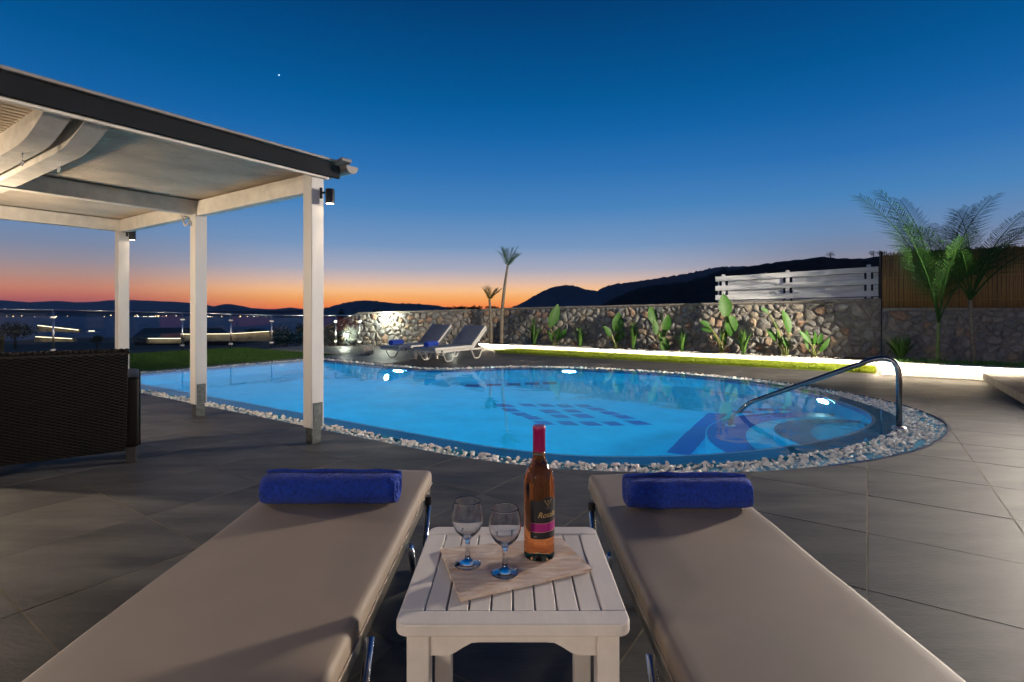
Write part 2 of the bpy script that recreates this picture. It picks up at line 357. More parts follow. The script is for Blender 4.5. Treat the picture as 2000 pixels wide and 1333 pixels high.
# ================================================================== SWIMMING POOL OUTLINE
def catmull(P, step=.07):
    P = [np.array(p, float) for p in P]; o = []
    for i in range(1, len(P) - 2):
        p0, p1, p2, p3 = P[i - 1], P[i], P[i + 1], P[i + 2]; n = max(2, int(np.linalg.norm(p2 - p1) / step))
        for k in range(n):
            t = k / n; o.append(.5 * ((2 * p1) + (-p0 + p2) * t + (2 * p0 - 5 * p1 + 4 * p2 - p3) * t * t + (-p0 + 3 * p1 - 3 * p2 + p3) * t ** 3))
    return o
def lin(p, q, step=.07):
    p = np.array(p, float); q = np.array(q, float); n = max(1, int(np.linalg.norm(q - p) / step)); return [p + (q - p) * k / n for k in range(n)]
curve = [(3.4, 2.95), (2.6, 2.97), (1.78, 3.13), (1.13, 3.45), (.69, 3.77), (.36, 4.10), (-.02, 4.60), (-.34, 5.2), (-.56, 5.9), (-.62, 6.55), (-.46, 7.27), (-.05, 7.97), (.56, 8.56), (1.3, 9.03), (2.11, 9.3), (3.0, 9.38), (3.97, 9.3), (4.9, 9.06), (5.55, 8.78), (6.02, 8.40), (6.34, 7.95), (6.62, 7.58), (7.05, 7.42), (7.7, 7.42), (8.4, 7.46)]
O0 = lin((10.78, 3.2), (10.70, 3.0)) + lin((10.70, 3.0), (10.5, 2.93)) + lin((10.5, 2.93), (2.6, 2.97))[:-3] + catmull(curve) + lin((7.7, 7.42), (10.2, 7.55)) + lin((10.2, 7.55), (10.48, 7.5)) + lin((10.48, 7.5), (10.56, 7.3)) + lin((10.56, 7.3), (10.78, 3.2))
def resample(P, step):
    P = np.array(P); Q = np.vstack([P, P[:1]]); d = np.r_[0, np.cumsum(np.linalg.norm(np.diff(Q, axis=0), axis=1))]
    n = int(d[-1] / step); t = np.linspace(0, d[-1], n, endpoint=False); return np.c_[np.interp(t, d, Q[:, 0]), np.interp(t, d, Q[:, 1])]
O0 = resample(O0, .075)
def smooth(P, k):
    for _ in range(k): P = (np.roll(P, 1, 0) + 2 * P + np.roll(P, -1, 0)) / 4
    return P
O0 = smooth(O0, 4)
area = .5 * np.sum(O0[:, 0] * np.roll(O0[:, 1], -1) - np.roll(O0[:, 0], -1) * O0[:, 1])
def inset(P, d):
    t = np.roll(P, -1, 0) - np.roll(P, 1, 0); t /= np.linalg.norm(t, axis=1)[:, None]; nrm_ = np.c_[-t[:, 1], t[:, 0]] * (1 if area > 0 else -1)
    return P + smooth(nrm_, 2) * d
wide = np.clip((1.9 - O0[:, 0]) / 2.2, 0, 1) * np.clip((9.2 - O0[:, 1]) / 1.6, 0, 1); wide = .205 + .15 * wide * wide * (3 - 2 * wide)
O1 = inset(O0, wide[:, None]); O2 = inset(O0, wide[:, None] + .22); O2 = smooth(O2, 6)
def xy(P): return [W(p[0], p[1]) for p in P]
def ring(P, z0, Q, z1):
    n = len(P); v = [(p.x, p.y, z0) for p in xy(P)] + [(p.x, p.y, z1) for p in xy(Q)]
    return MB().add(v, [(i, (i + 1) % n, n + (i + 1) % n, n + i) for i in range(n)])
def in_poly(pt, P):
    x, y = pt; xs, ys = P[:, 0], P[:, 1]; x2, y2 = np.roll(xs, -1), np.roll(ys, -1)
    c = ((ys > y) != (y2 > y)) & (x < (x2 - xs) * (y - ys) / (y2 - ys + 1e-12) + xs); return bool(np.sum(c) % 2)
def poly_cut(outer, holes, z):                  # flat sheet: polygon minus holes
    vs_ = []; es = []; fs = []
    for P in [outer] + holes:
        o = len(vs_); vs_ += [Vector((p[0], p[1])) for p in P]; fs.append(list(range(o, len(vs_))))
    for f_ in fs: es += [(f_[k - 1], f_[k]) for k in range(len(f_))]
    r = delaunay_2d_cdt(vs_, es, [], 0, 1e-6, True)
    V, Fc = r[0], r[2]; Pn = [np.array([(p[0], p[1]) for p in P]) for P in [outer] + holes]; keep = []
    for f in Fc:
        c = sum((Vector(V[i]) for i in f), Vector((0, 0))) / len(f)
        if in_poly(c, Pn[0]) and not any(in_poly(c, h) for h in Pn[1:]): keep.append(f)
    used = sorted({i for f in keep for i in f}); mp = {u: k for k, u in enumerate(used)}
    return [(V[u][0], V[u][1], z) for u in used], [tuple(mp[i] for i in f) for f in keep]
pool_xy = [(p.x, p.y) for p in xy(O0)]
rim_xy = [(p.x, p.y) for p in xy(O2)]

# ================================================================== TERRACE
T0 = [W(*p) for p in [(-9, -7), (10.84, -7), (10.84, 8.3), (14.2, 8.3), (14.2, 13.6), (-9, 13.6)]]
v, f = poly_cut([(p.x, p.y) for p in T0], [pool_xy], -.0015)
terrace = MB().add(v, f).build('terrace', M['grout'], fix=False); kind(terrace, 'structure', 'grey paved pool terrace with pale joints')
PITCH, TA0, TB0, GAP = .628, 0.0, .56, .007
def vis_px(p):
    if p.y < .4: return None
    return (1000 + p.x / p.y * F, HORIZ + (CAMH - p.z) / p.y * F)
from mathutils.geometry import intersect_point_quad_2d
pool_np = np.array(pool_xy)
cand = []
for i in range(-14, 23):
    for j in range(-8, 21):
        a0, b0 = TA0 + i * PITCH, TB0 + j * PITCH; c = W(a0 + PITCH / 2, b0 + PITCH / 2)
        if a0 + PITCH > 10.84 and b0 < 8.3: continue
        if b0 > 10.95 - .01 and a0 < 7.9: continue
        if a0 + PITCH < -1.5 and b0 > 8.0 and False: continue
        q = [W(a0 + da, b0 + db) for da, db in ((GAP / 2, GAP / 2), (PITCH - GAP / 2, GAP / 2), (PITCH - GAP / 2, PITCH - GAP / 2), (GAP / 2, PITCH - GAP / 2))]
        ins = [in_poly((p.x, p.y), pool_np) for p in q]
        if all(ins): continue
        px = [vis_px(p) for p in q]
        ok = [p for p in px if p and -120 < p[0] < 2120 and p[1] < 1420]
        near = c.y > -2.5 and abs(c.x) < 9
        if not ok and not near: continue
        size = 1.0 / max(.5, c.y) if ok else 0
        cand.append((size, q, c, any(ins) or min((pool_np[:, 0] - c.x) ** 2 + (pool_np[:, 1] - c.y) ** 2) < .36))
cand.sort(key=lambda t: -t[0])
far_tiles = MB()
for n_, (size, q, c, cut) in enumerate(cand):
    if cut:
        v, f = poly_cut([(p.x - c.x, p.y - c.y) for p in q], [[(x - c.x, y - c.y) for x, y in pool_xy]], 0)
        if not f: continue
    else:
        v = [(p.x - c.x, p.y - c.y, 0) for p in q]; f = [(0, 1, 2, 3)]
    # orient up, add rim skirts
    bm = bmesh.new(); bv = [bm.verts.new(x) for x in v]
    for ff in f:
        try: bm.faces.new([bv[i] for i in ff])
        except ValueError: pass
    bmesh.ops.recalc_face_normals(bm, faces=bm.faces)
    if bm.faces and sum(x.normal.z for x in bm.faces) < 0: bmesh.ops.reverse_faces(bm, faces=bm.faces)
    be = [e for e in bm.edges if e.is_boundary]
    r_ = bmesh.ops.extrude_edge_only(bm, edges=be)
    for g in r_['geom']:
        if isinstance(g, bmesh.types.BMVert): g.co.z = -.02
    dz = rnd.uniform(-.0008, .0008)
    if n_ < 299:
        me = bpy.data.meshes.new('tile'); bm.to_mesh(me); bm.free()
        o = link('tile', me, M['tile'], terrace); o.location = (c.x, c.y, dz)
        # object axes along the terrace grid so the streaks follow the tile
    else:
        bm.verts.index_update(); far_tiles.add([(x.co.x + c.x, x.co.y + c.y, x.co.z) for x in bm.verts], [[x.index for x in ff.verts] for ff in bm.faces]); bm.free()
if far_tiles.f: far_tiles.build('tile_field', M['tile'], terrace)['kind'] = 'stuff'

# pool shell ------------------------------------------------------------------
FLOOR = -1.25
pool = thing('swimming_pool', 'glowing blue swimming pool with rounded end and cobalt mosaic patterns', 'swimming pool', loc=(0, 0, 0))
ring(O0, -.012, O1, -.05).build('overflow_channel', M['pool_rim'], pool)
ring(O1, -.05, O1, -.022).build('channel_edge', M['pool_rim'], pool)
ring(O1, -.022, inset(O2, -.03), -.03).build('rim', M['pool_rim'], pool, smooth=True)
ring(inset(O2, -.03), -.0298, O2, -.030).build('rim_edge', M['pool_pale'], pool)
ring(O2, -.030, O2, -.06).build('wall_top', M['pool'], pool, smooth=True)
ring(O2, -.06, inset(O2, .004), -.27).build('waterline_band', M['pool_dark'], pool, smooth=True)
O3 = smooth(inset(O2, .10), 4)
ring(inset(O2, .004), -.27, O3, FLOOR + .12).build('pool_wall', M['pool'], pool, smooth=True)
O4 = smooth(inset(O2, .24), 6)
ring(O3, FLOOR + .12, O4, FLOOR).build('wall_cove', M['pool'], pool, smooth=True)
v, f = poly_cut([(p.x, p.y) for p in xy(O4)], [], FLOOR)
MB().add(v, f).build('pool_floor', M['pool'], pool, fix=True)
tr = ring(inset(O0, -.022), .0025, O0, .0025); nn_ = len(O0); tr.f = [f_ for f_ in tr.f if O0[f_[0]][0] < 1.3 and 4.2 < O0[f_[0]][1] < 9.0]
us = sorted({i_ for f_ in tr.f for i_ in f_}); mp_ = {u_: k_ for k_, u_ in enumerate(us)}; tr.v = [tr.v[u_] for u_ in us]; tr.f = [tuple(mp_[i_] for i_ in f_) for f_ in tr.f]
tr.build('outer_trim', M['pool_dark'], pool)
# mosaic squares on the floor, placed where the refracted sight line meets it
ZM = FLOOR + .004
def mosaic_quad(pts, name='mosaic_square', z=ZM):
    P = [(p.x, p.y) for p in pts]; mb = MB().prism(P, z - .003, z + .003); mb.build(name, M['pool_dark'], pool, fix=True)
def zz2(x, y): return (900 + x * .225, 720 + y * .225)
def square_at(px, py, su, sv, u, v_):
    c = Gw(px, py, ZM); mosaic_quad([c + u * su * s + v_ * sv * t for s, t in ((-.5, -.5), (.5, -.5), (.5, .5), (-.5, .5))])
c00 = Gw(*zz2(720, 472), ZM); c40 = Gw(*zz2(1535, 470), ZM); c04 = Gw(*zz2(380, 322), ZM)
uu = (c40 - c00) / 8.0; vv = (c04 - c00) / 5.0
U, V = uu.normalized(), vv.normalized(); su, sv = uu.length * 1.3, vv.length * .92
for x, y, k in [(720, 472, 1), (925, 475, 1), (1120, 477, 1), (1320, 478, 1), (1535, 470, 1.15), (380, 322, 1.15), (580, 318, 1), (740, 320, 1), (900, 325, 1), (1065, 325, 1), (435, 360, 1), (525, 397, 1), (625, 430, 1),
                (1180, 355, 1), (1290, 388, 1), (1415, 422, 1), (775, 373, 1.15), (970, 370, 1), (860, 415, 1), (1060, 412, 1.15)]:
    square_at(*zz2(x, y), su * k * .98, sv * k, U, V)
for x, y in [(100, 142), (290, 136), (460, 130), (620, 125), (770, 120), (930, 115), (1090, 110), (1225, 108), (1360, 110)]:
    c = Gw(*zz2(x, y + 8), ZM); q = Gw(*zz2(x + 60, y + 8), ZM)
    if all(in_poly(((c + d).x, (c + d).y), np.array([(p.x, p.y) for p in xy(O4)])) for d in (AX * .3, -AX * .3, BX * .3, -BX * .3)):
        mosaic_quad([c + AX * .17 + BX * .04, c + BX * .17 - AX * .04, c - AX * .17 - BX * .04, c - BX * .17 + AX * .04])
def z1(x, y): return (1250 + x * .325, 740 + y * .325)
mosaic_quad([Gw(*z1(x, y), ZM) for x, y in ((160, 440), (300, 462), (525, 212), (410, 205))], 'mosaic_stripe')
for x, y, wx in [(615, 200, 120), (750, 186, 110), (785, 127, 120), (890, 158, 115), (880, 186, 110)]:
    p0 = Gw(*z1(x - wx / 2, y), ZM); p1 = Gw(*z1(x + wx / 2, y), ZM); d = p1 - p0; e = Vector((-d.y, d.x, 0)).normalized() * d.length * .55
    mosaic_quad([p0 - e / 2, p1 - e / 2, p1 + e / 2, p0 + e / 2])
# entry steps: curved treads round the handrail end
def arc_pts(c, r, a0, a1, n=40): return [c + Vector((math.cos(a0 + (a1 - a0) * k / n), math.sin(a0 + (a1 - a0) * k / n), 0)) * r for k in range(n + 1)]
SC = W(.02, 6.0)
o2np = np.array([(p.x, p.y) for p in xy(inset(O2, .06))])
def step(r, z, band):
    pts = []
    pp = arc_pts(SC, r, 0, 2 * math.pi, 120)[:-1]
    v, f = poly_cut([(p.x, p.y) for p in pp], [], z)
    # clip to the pool: polygon intersection through the triangulator
    vs_ = [Vector((p.x, p.y)) for p in pp]; n0 = len(vs_); vs_ += [Vector(p) for p in o2np]
    es = [((k - 1) % n0, k) for k in range(n0)] + [(n0 + (k - 1) % len(o2np), n0 + k) for k in range(len(o2np))]
    r_ = delaunay_2d_cdt(vs_, es, [], 0, 1e-6, True); cp_ = np.array([(p.x, p.y) for p in pp]); keep = []
    for ff in r_[2]:
        c_ = sum((Vector(r_[0][i]) for i in ff), Vector((0, 0))) / 3
        if in_poly(c_, cp_) and in_poly(c_, o2np): keep.append(ff)
    bm = bmesh.new(); bv = [bm.verts.new((p[0], p[1], z)) for p in r_[0]]
    for ff in keep: bm.faces.new([bv[i] for i in ff])
    for b_ in [b_ for b_ in bm.verts if not b_.link_faces]: bm.verts.remove(b_)
    bmesh.ops.recalc_face_normals(bm, faces=bm.faces)
    if sum(x.normal.z for x in bm.faces) < 0: bmesh.ops.reverse_faces(bm, faces=bm.faces)
    e_ = bmesh.ops.extrude_edge_only(bm, edges=[e for e in bm.edges if e.is_boundary])
    for g in e_['geom']:
        if isinstance(g, bmesh.types.BMVert): g.co.z = FLOOR
    me = bpy.data.meshes.new('step'); bm.to_mesh(me); bm.free(); st = link('step', me, M['pool'], pool)
    # dark nosing band, a crescent that widens towards the pool
    k = 60; vv_ = []; a_in = math.atan2(AX.y, AX.x)
    for i in range(k + 1):
        t = -1 + 2 * i / k; an = a_in + t * 1.75; wdt = band * (math.cos(t * 1.45) ** 1.0 * .95 + .05)
        for rr in (r - .012, r - .012 - wdt):
            p = SC + Vector((math.cos(an), math.sin(an), 0)) * rr; vv_.append((p.x, p.y, z + .004))
    fs = []
    for i in range(k):
        q = [vv_[2 * i], vv_[2 * i + 2], vv_[2 * i + 3], vv_[2 * i + 1]]
        if all(in_poly(p[:2], o2np) for p in q): fs.append((2 * i, 2 * i + 2, 2 * i + 3, 2 * i + 1))
    MB().add(vv_, fs).build('step_nosing', M['pool_dark'], st, fix=True)
step(1.42, -.78, .38); step(.78, -.48, .32)
# lamps in the pool wall
def pool_lamp(px, py, energy, at=None):
    if at is None:
        p = G(px, py, WATER); P = np.array([(q.x, q.y) for q in xy(O2)]); i = int(np.argmin((P[:, 0] - p.x) ** 2 + (P[:, 1] - p.y) ** 2))
    else: P = np.array([(q.x, q.y) for q in xy(O2)]); i = int(np.argmin((P[:, 0] - at.x) ** 2 + (P[:, 1] - at.y) ** 2))
    t = Vector(P[(i + 2) % len(P)]) - Vector(P[i - 2]); nn = Vector((-t.y, t.x)).normalized() * (1 if area > 0 else -1)
    # the (a,b) frame is mirrored against (x,y): point inwards
    cen = W(4.5, 6); nn = nn if nn.dot(Vector((cen.x - P[i][0], cen.y - P[i][1]))) > 0 else -nn
    n3 = Vector((nn.x, nn.y, 0)); c = Vector((P[i][0], P[i][1], -.27)) + n3 * .045
    q = n3.to_track_quat('Z', 'Y').to_matrix().to_4x4(); q.translation = c
    lp = MB().lathe([(0, .035), (.11, .03), (.125, .02)], n=24).xf(q).build('pool_lamp', M['pool_glow'], pool, smooth=True)
    MB().lathe([(.125, .02), (.15, .022), (.155, -.03)], n=24).xf(q).build('lamp_ring', M['steel'], lp, smooth=True)
pool_lamp(735, 727, 62); pool_lamp(1100, 728, 62); pool_lamp(1575, 777, 40)
for at in (W(9.3, 3.3), W(6.2, 3.3), W(3.2, 3.3), W(.9, 3.9)): pool_lamp(0, 0, 52, at)  # near-wall lamps out of view; the last is added to brighten the entry steps
v, f = poly_cut([(p.x, p.y) for p in xy(inset(O1, -.01))], [], WATER)
wt = MB().add(v, f).build('water', M['water'], fix=False); wt['kind'] = 'structure'
if wt.data.polygons[0].normal.z < 0: wt.data.flip_normals()

# pebbles ---------------------------------------------------------------------
def rock_proto(seed, n=1):
    bm = bmesh.new(); bmesh.ops.create_icosphere(bm, subdivisions=n, radius=1.0); r_ = random.Random(seed)
    for v_ in bm.verts:
        d = v_.co.normalized(); v_.co *= .78 + .5 * noise.noise(d * 1.3 + Vector((seed * 3.1, 0, 0))) + r_.uniform(-.09, .09)
    bm.verts.index_update(); vs_ = np.array([x.co[:] for x in bm.verts]); fs = np.array([[x.index for x in ff.verts] for ff in bm.faces]); bm.free(); return vs_, fs
PROTO = [rock_proto(i) for i in range(8)]
def scatter_rocks(name, pts, sizes, m, seed=1):
    r_ = np.random.default_rng(seed); V, Fc, o = [], [], 0
    for (p, s) in zip(pts, sizes):
        vs_, fs = PROTO[r_.integers(8)]; an = r_.uniform(0, 6.28); c, sn = math.cos(an), math.sin(an); sc = np.array([1.0, r_.uniform(.65, .95), r_.uniform(.5, .8)]) * s
        q = vs_ * sc; tl = r_.uniform(-.5, .5); q = np.c_[q[:, 0], q[:, 1] * math.cos(tl) - q[:, 2] * math.sin(tl), q[:, 1] * math.sin(tl) + q[:, 2] * math.cos(tl)]
        q = np.c_[q[:, 0] * c - q[:, 1] * sn, q[:, 0] * sn + q[:, 1] * c, q[:, 2]] + np.array(p); V.append(q); Fc.append(fs + o); o += len(q)
    V = np.vstack(V); Fc = np.vstack(Fc); me = bpy.data.meshes.new(name); me.from_pydata(V.tolist(), [], Fc.tolist()); ob = link(name, me, m); ob['kind'] = 'stuff'; return ob
r_ = np.random.default_rng(3); pts = []; sz = []
for layer, (z, dens) in enumerate(((-.040, 30), (-.016, 26))):
    for i in range(len(O0)):
        for _ in range(r_.poisson(.075 * wide[i] * dens * 17)):
            t = r_.uniform(.05, .97); j = (i + 1) % len(O0); k = r_.uniform()
            p = (O0[i] * (1 - k) + O0[j] * k) * (1 - t) + (O1[i] * (1 - k) + O1[j] * k) * t; w_ = W(p[0], p[1])
            s = float(r_.uniform(.012, .030)); pts.append((w_.x, w_.y, z + r_.uniform(-.006, .012))); sz.append(s)
ob = scatter_rocks('channel_pebbles', pts, sz, M['pebble'], 5); ob['label'] = 'white pebbles filling the overflow channel round the pool'

# handrail
ho = Vector((3.55, 4.79, 0)); hd = (Vector((2.38, 5.70, 0)) - ho); hn = hd.normalized()
hr = thing('handrail', 'curved steel handrail rising from pool edge into the water', 'handrail', loc=ho)
path = fillet([Vector((0, 0, -.02)), Vector((0, 0, .72)), hd * .97 + Vector((0, 0, .03)), hd + Vector((0, 0, -.70))], .26, 10)
MB().tube(path, .024, 14).build('rail', M['rail_steel'], hr, smooth=True)
for p, z in ((Vector((0, 0, 0)), .002), (hd, -.715)):
    MB().lathe([(.024, .022), (.05, .018), (.058, .0), (.058, -.004)], c=(p.x, p.y, z), n=20).build('floor_flange', M['steel'], hr, smooth=True)

# ================================================================== LAWN, BED, KERB
def bed_at(px, b=12.52, z=.115):
    k = (px - 1000) / F; Y = b / (BX.x * k + BX.y); return Vector((k * Y, Y, z))
def blades(name, poly, n, h, m, seed, wd=.006, z=0.0):
    r_ = np.random.default_rng(seed); P = np.array(poly); lo, hi = P.min(0), P.max(0); V = []; k = 0
    a = r_.uniform(lo[0], hi[0], n * 2); b = r_.uniform(lo[1], hi[1], n * 2); xy_ = np.c_[a, b][:n]
    base = np.c_[AX.x * xy_[:, 0] + BX.x * xy_[:, 1], AX.y * xy_[:, 0] + BX.y * xy_[:, 1], np.full(n, z)]
    an = r_.uniform(0, 6.28, n); d = np.c_[np.cos(an), np.sin(an), np.zeros(n)] * wd; hh = h * r_.uniform(.6, 1.25, n)
    tip = base + np.c_[r_.normal(0, h * .4, n), r_.normal(0, h * .4, n), hh]
    V = np.stack([base - d, base + d, tip], 1).reshape(-1, 3); Fc = np.arange(n * 3).reshape(-1, 3)
    me = bpy.data.meshes.new(name); me.from_pydata(V.tolist(), [], Fc.tolist()); o = link(name, me, m); o['kind'] = 'stuff'; return o
lp_ = [W(*p) for p in [(10.84, -7), (15.9, -7), (15.6, 6.6), (15.0, 8.0), (14.9, 8.3), (10.84, 8.3)]]
lawn = MB().prism([(p.x, p.y) for p in lp_], -1.5, -.012).build('lawn', M['grass'], fix=True); lawn['kind'] = 'structure'
blades('lawn_grass', [(10.86, -1.0), (15.5, 8.25)], 90000, .035, M['grass'], 2, .007, -.014)['label'] = 'short green lawn grass beyond the pool'
# soil bed and kerbs
def ab_prism(poly, z0, z1): return MB().prism([(p.x, p.y) for p in [W(*q) for q in poly]], z0, z1)
bed = ab_prism([(9.2, 12.18), (-.28, 12.18), (-.28, 11.06), (-9, 11.06), (-9, 13.1), (9.0, 13.0)], -.3, .12).build('planting_bed', M['soil'], fix=True); bed['kind'] = 'structure'
def kerb(name, poly, top, label, led_pts, ledz):
    t = thing(name, label, 'kerb', 'lit kerbs of the planting bed'); P = [W(*q) for q in poly]
    ab_prism(poly, -.01, top).build('kerb_wall', M['kerb'], t, fix=True)
    for p, q in zip(led_pts[:-1], led_pts[1:]):
        a_, b_ = W(*p), W(*q); MB().beam((a_.x, a_.y, ledz), (b_.x, b_.y, ledz), .014, .012).build('led_strip', M['led'], t)
        n_ = Vector((BX.x, BX.y, 0)) if abs(p[1] - q[1]) < .2 else Vector((-AX.x, -AX.y, 0))
        off = n_ * -.005; MB().beam(Vector((a_.x, a_.y, ledz + .017)) + n_ * .03, Vector((b_.x, b_.y, ledz + .017)) + n_ * .03, .11, .02, bev=.004).build('coping_lip', M['kerb'], t)
    return t
kerb('planter_kerb', [(9.3, 12.05), (9.3, 12.2), (-.3, 12.2), (-.3, 12.05)], .13, 'long white kerb behind the bright turf strip, lit by LED strip', [(9.3, 11.985), (-.24, 11.985)], .115)
kerb('planter_kerb', [(-.16, 12.2), (-.3, 12.2), (-.3, 11.1), (-9, 11.1), (-9, 10.96), (-.16, 10.96)], .21, 'low white kerb below the two palms at the right, lit by LED strip', [(-.115, 12.02), (-.115, 10.905), (-9, 10.905)], .19)
ts = ab_prism([(8.0, 10.97), (-.12, 10.97), (-.12, 12.04), (8.0, 12.04)], -.01, .022).build('turf_strip', M['turf2'], fix=True); ts['kind'] = 'structure'
blades('turf_blades', [(-.12, 10.97), (8.0, 12.0)], 52000, .05, M['turf2'], 4, .006, .02)['label'] = 'bright yellow-green turf strip in front of the lit kerb'
r_ = np.random.default_rng(8); pts = []; sz = []
for _ in range(2600):
    a_ = r_.uniform(-.1, 8.0); p = W(a_, r_.uniform(11.90, 12.02)); pts.append((p.x, p.y, .03)); sz.append(float(r_.uniform(.012, .022)))
for _ in range(1500):
    p = W(r_.uniform(-1.5, -.2), r_.uniform(10.78, 10.92)); pts.append((p.x, p.y, .01)); sz.append(float(r_.uniform(.012, .026)))
PL = [(1095, 668), (1133, 672), (1203, 673), (1237, 678), (1296, 677), (1330, 681), (1412, 685), (1452, 688), (1535, 694), (1588, 698)]
for (x, y) in PL:
    c = bed_at(x, 12.4)
    for _ in range(70): pts.append((c.x + r_.normal(0, .22), c.y + r_.normal(0, .10) - .05, .125)); sz.append(float(r_.uniform(.014, .028)))
for _ in range(1300):
    p = W(r_.uniform(6, 8.6), r_.uniform(12.2, 12.7)); pts.append((p.x, p.y, .125)); sz.append(float(r_.uniform(.012, .024)))
ob = scatter_rocks('bed_pebbles', pts, sz, M['pebble'], 6); ob['label'] = 'small white stones scattered along the planting bed'
# raised step platform at the right
pf = thing('raised_step', 'raised tiled platform edge at the right end of the terrace', 'step')
ab_prism([(-1.52, 10.9), (-9, 10.9), (-9, 6.2), (-1.52, 6.2)], .008, .10).build('platform_body', M['grout'], pf, fix=True)
for k in range(8):
    b0 = 10.9 - k * .588
    ab_prism([(-1.51, b0 - .003), (-1.51, b0 - .585), (-1.498, b0 - .585), (-1.498, b0 - .003)], .004, .098).build('riser_tile', M['tile'], pf, fix=True)
for k in range(8):
    for q in range(3):
        b0 = 10.9 - k * .588; a0 = -1.5 - q * .63
        ab_prism([(a0, b0 - .003), (a0 - .626, b0 - .003), (a0 - .626, b0 - .585), (a0, b0 - .585)], .1005, .113).build('tile', M['tile'], pf, fix=True)

# ================================================================== STONE WALL
def clip(poly, n, d):                           # keep n.p <= d
    o = []
    for i in range(len(poly)):
        p, q = poly[i], poly[(i + 1) % len(poly)]; sp, sq = p @ n - d, q @ n - d
        if sp <= 0: o.append(p)
        if sp * sq < 0: o.append(p + (q - p) * (sp / (sp - sq)))
    return o
def stone_wall(path, tops, label, seed, size=.155, z0=-.05, thick=.32, cap=True, budget=300):
    wl = thing('stone_wall', label, 'wall', loc=path[0]); base = Vector(path[0])
    segs = []; s0 = 0
    for p, q in zip(path[:-1], path[1:]):
        d = (q - p); l_ = d.length; t = d.normalized(); nn = Vector((t.y, -t.x, 0)); nn = nn if nn.y < 0 else -nn; segs.append((s0, s0 + l_, p, t, nn)); s0 += l_
    Ltot = s0; ss = [0] + [s[1] for s in segs]
    top = lambda s: float(np.interp(s, ss, tops))
    r_ = np.random.default_rng(seed)
    # core
    for (sa, sb, p, t, nn) in segs:
        q = p + t * (sb - sa); back = -nn * thick
        v = [p, q, q + back, p + back]; v = [(a.x - base.x, a.y - base.y) for a in v]
        mb = MB(); za, zb = top(sa), top(sb)
        mb.add([(v[0][0], v[0][1], z0), (v[1][0], v[1][1], z0), (v[2][0], v[2][1], z0), (v[3][0], v[3][1], z0), (v[0][0], v[0][1], za), (v[1][0], v[1][1], zb), (v[2][0], v[2][1], zb), (v[3][0], v[3][1], za)],
               [(0, 1, 5, 4), (1, 2, 6, 5), (2, 3, 7, 6), (3, 0, 4, 7), (4, 5, 6, 7)])
        mb.build('wall_core', M['mortar'], wl, fix=True)
        if cap:
            c0 = p - base - nn * (thick / 2 - .02); c1 = q - base - nn * (thick / 2 - .02)
            MB().beam((c0.x, c0.y, za + .02), (c1.x, c1.y, zb + .02), thick + .05, .05, bev=.01).build('coping', M['mortar'], wl)
    stones = []
    for (sa, sb, p, t, nn) in segs:
        Lx = sb - sa; zt = max(top(sa), top(sb)); nx = int(Lx / size); nz = max(2, int((zt - z0) / (size * .8)))
        pts = []
        for i in range(nx):
            for j in range(nz):
                pts.append(((i + .5 + r_.uniform(-.46, .46) + .5 * (j % 2)) * Lx / nx, z0 + (j + .5 + r_.uniform(-.40, .40)) * (zt - z0) / nz))
        pts = np.array([q for q in pts if r_.uniform() > .30])
        for i, c in enumerate(pts):
            poly = [np.array(x) for x in ((0, z0), (Lx, z0), (Lx, top(sb) - .01), (0, top(sa) - .01))]
            dd = np.hypot(*(pts - c).T); near = np.argsort(dd)[1:14]
            for k in near:
                n_ = pts[k] - c; poly = clip(poly, n_, n_ @ (pts[k] + c) / 2)
                if len(poly) < 3: break
            if len(poly) < 3: continue
            poly = np.array(poly); cc = poly.mean(0)
            ar = .5 * abs(np.sum(poly[:, 0] * np.roll(poly[:, 1], -1) - np.roll(poly[:, 0], -1) * poly[:, 1]))
            if ar < .004: continue
            # chamfer corners so stones look rounded
            q = []
            for k in range(len(poly)):
                a_, b_, c_ = poly[k - 1], poly[k], poly[(k + 1) % len(poly)]; q += [b_ + (a_ - b_) * .30, b_ + (c_ - b_) * .30]
            q = np.array(q); gap = .012 + r_.uniform(0, .008); ext = np.sqrt(ar)
            o_ = cc + (q - cc) * (1 - 2 * gap / ext) + r_.normal(0, .006, q.shape)
            dpt = r_.uniform(.025, .065); m_ = cc + (o_ - cc) * .80 + r_.normal(0, .006, q.shape); n_ = len(q)
            cp = p + t * cc[0]; cp = Vector((cp.x, cp.y, cc[1]))
            def P3(u, dep): 
                w_ = p + t * u[0] + nn * dep; return (w_.x - cp.x, w_.y - cp.y, u[1] - cp.z)
            v = [P3(u, -.02) for u in o_] + [P3(u, dpt * .55) for u in (cc + (o_ - cc) * .97)] + [P3(u, dpt + r_.normal(0, .007)) for u in m_] + [P3(cc + r_.normal(0, .01, 2), dpt + .012)]
            f = [(i_, (i_ + 1) % n_, n_ + (i_ + 1) % n_, n_ + i_) for i_ in range(n_)] + [(n_ + i_, n_ + (i_ + 1) % n_, 2 * n_ + (i_ + 1) % n_, 2 * n_ + i_) for i_ in range(n_)] + [(2 * n_ + i_, 2 * n_ + (i_ + 1) % n_, 3 * n_) for i_ in range(n_)]
            dist = cp.length; stones.append((ar / dist ** 2 * (1 if -40 < 1000 + cp.x / cp.y * F < 2040 else .01), v, f, cp))
    stones.sort(key=lambda s: -s[0]); rest = MB()
    for k, (_, v, f, cp) in enumerate(stones):
        if k < budget:
            o = MB().add(v, f).build('stone', M['stone'], wl, smooth=True, fix=True, auto=38); o.location = cp - base
        else: rest.add([(a + cp.x - base.x, b + cp.y - base.y, c + cp.z - base.z) for a, b, c in v], f)
    if rest.f: rest.build('rubble_stones', M['stone'], wl, smooth=True, fix=True)['kind'] = 'stuff'
    return wl
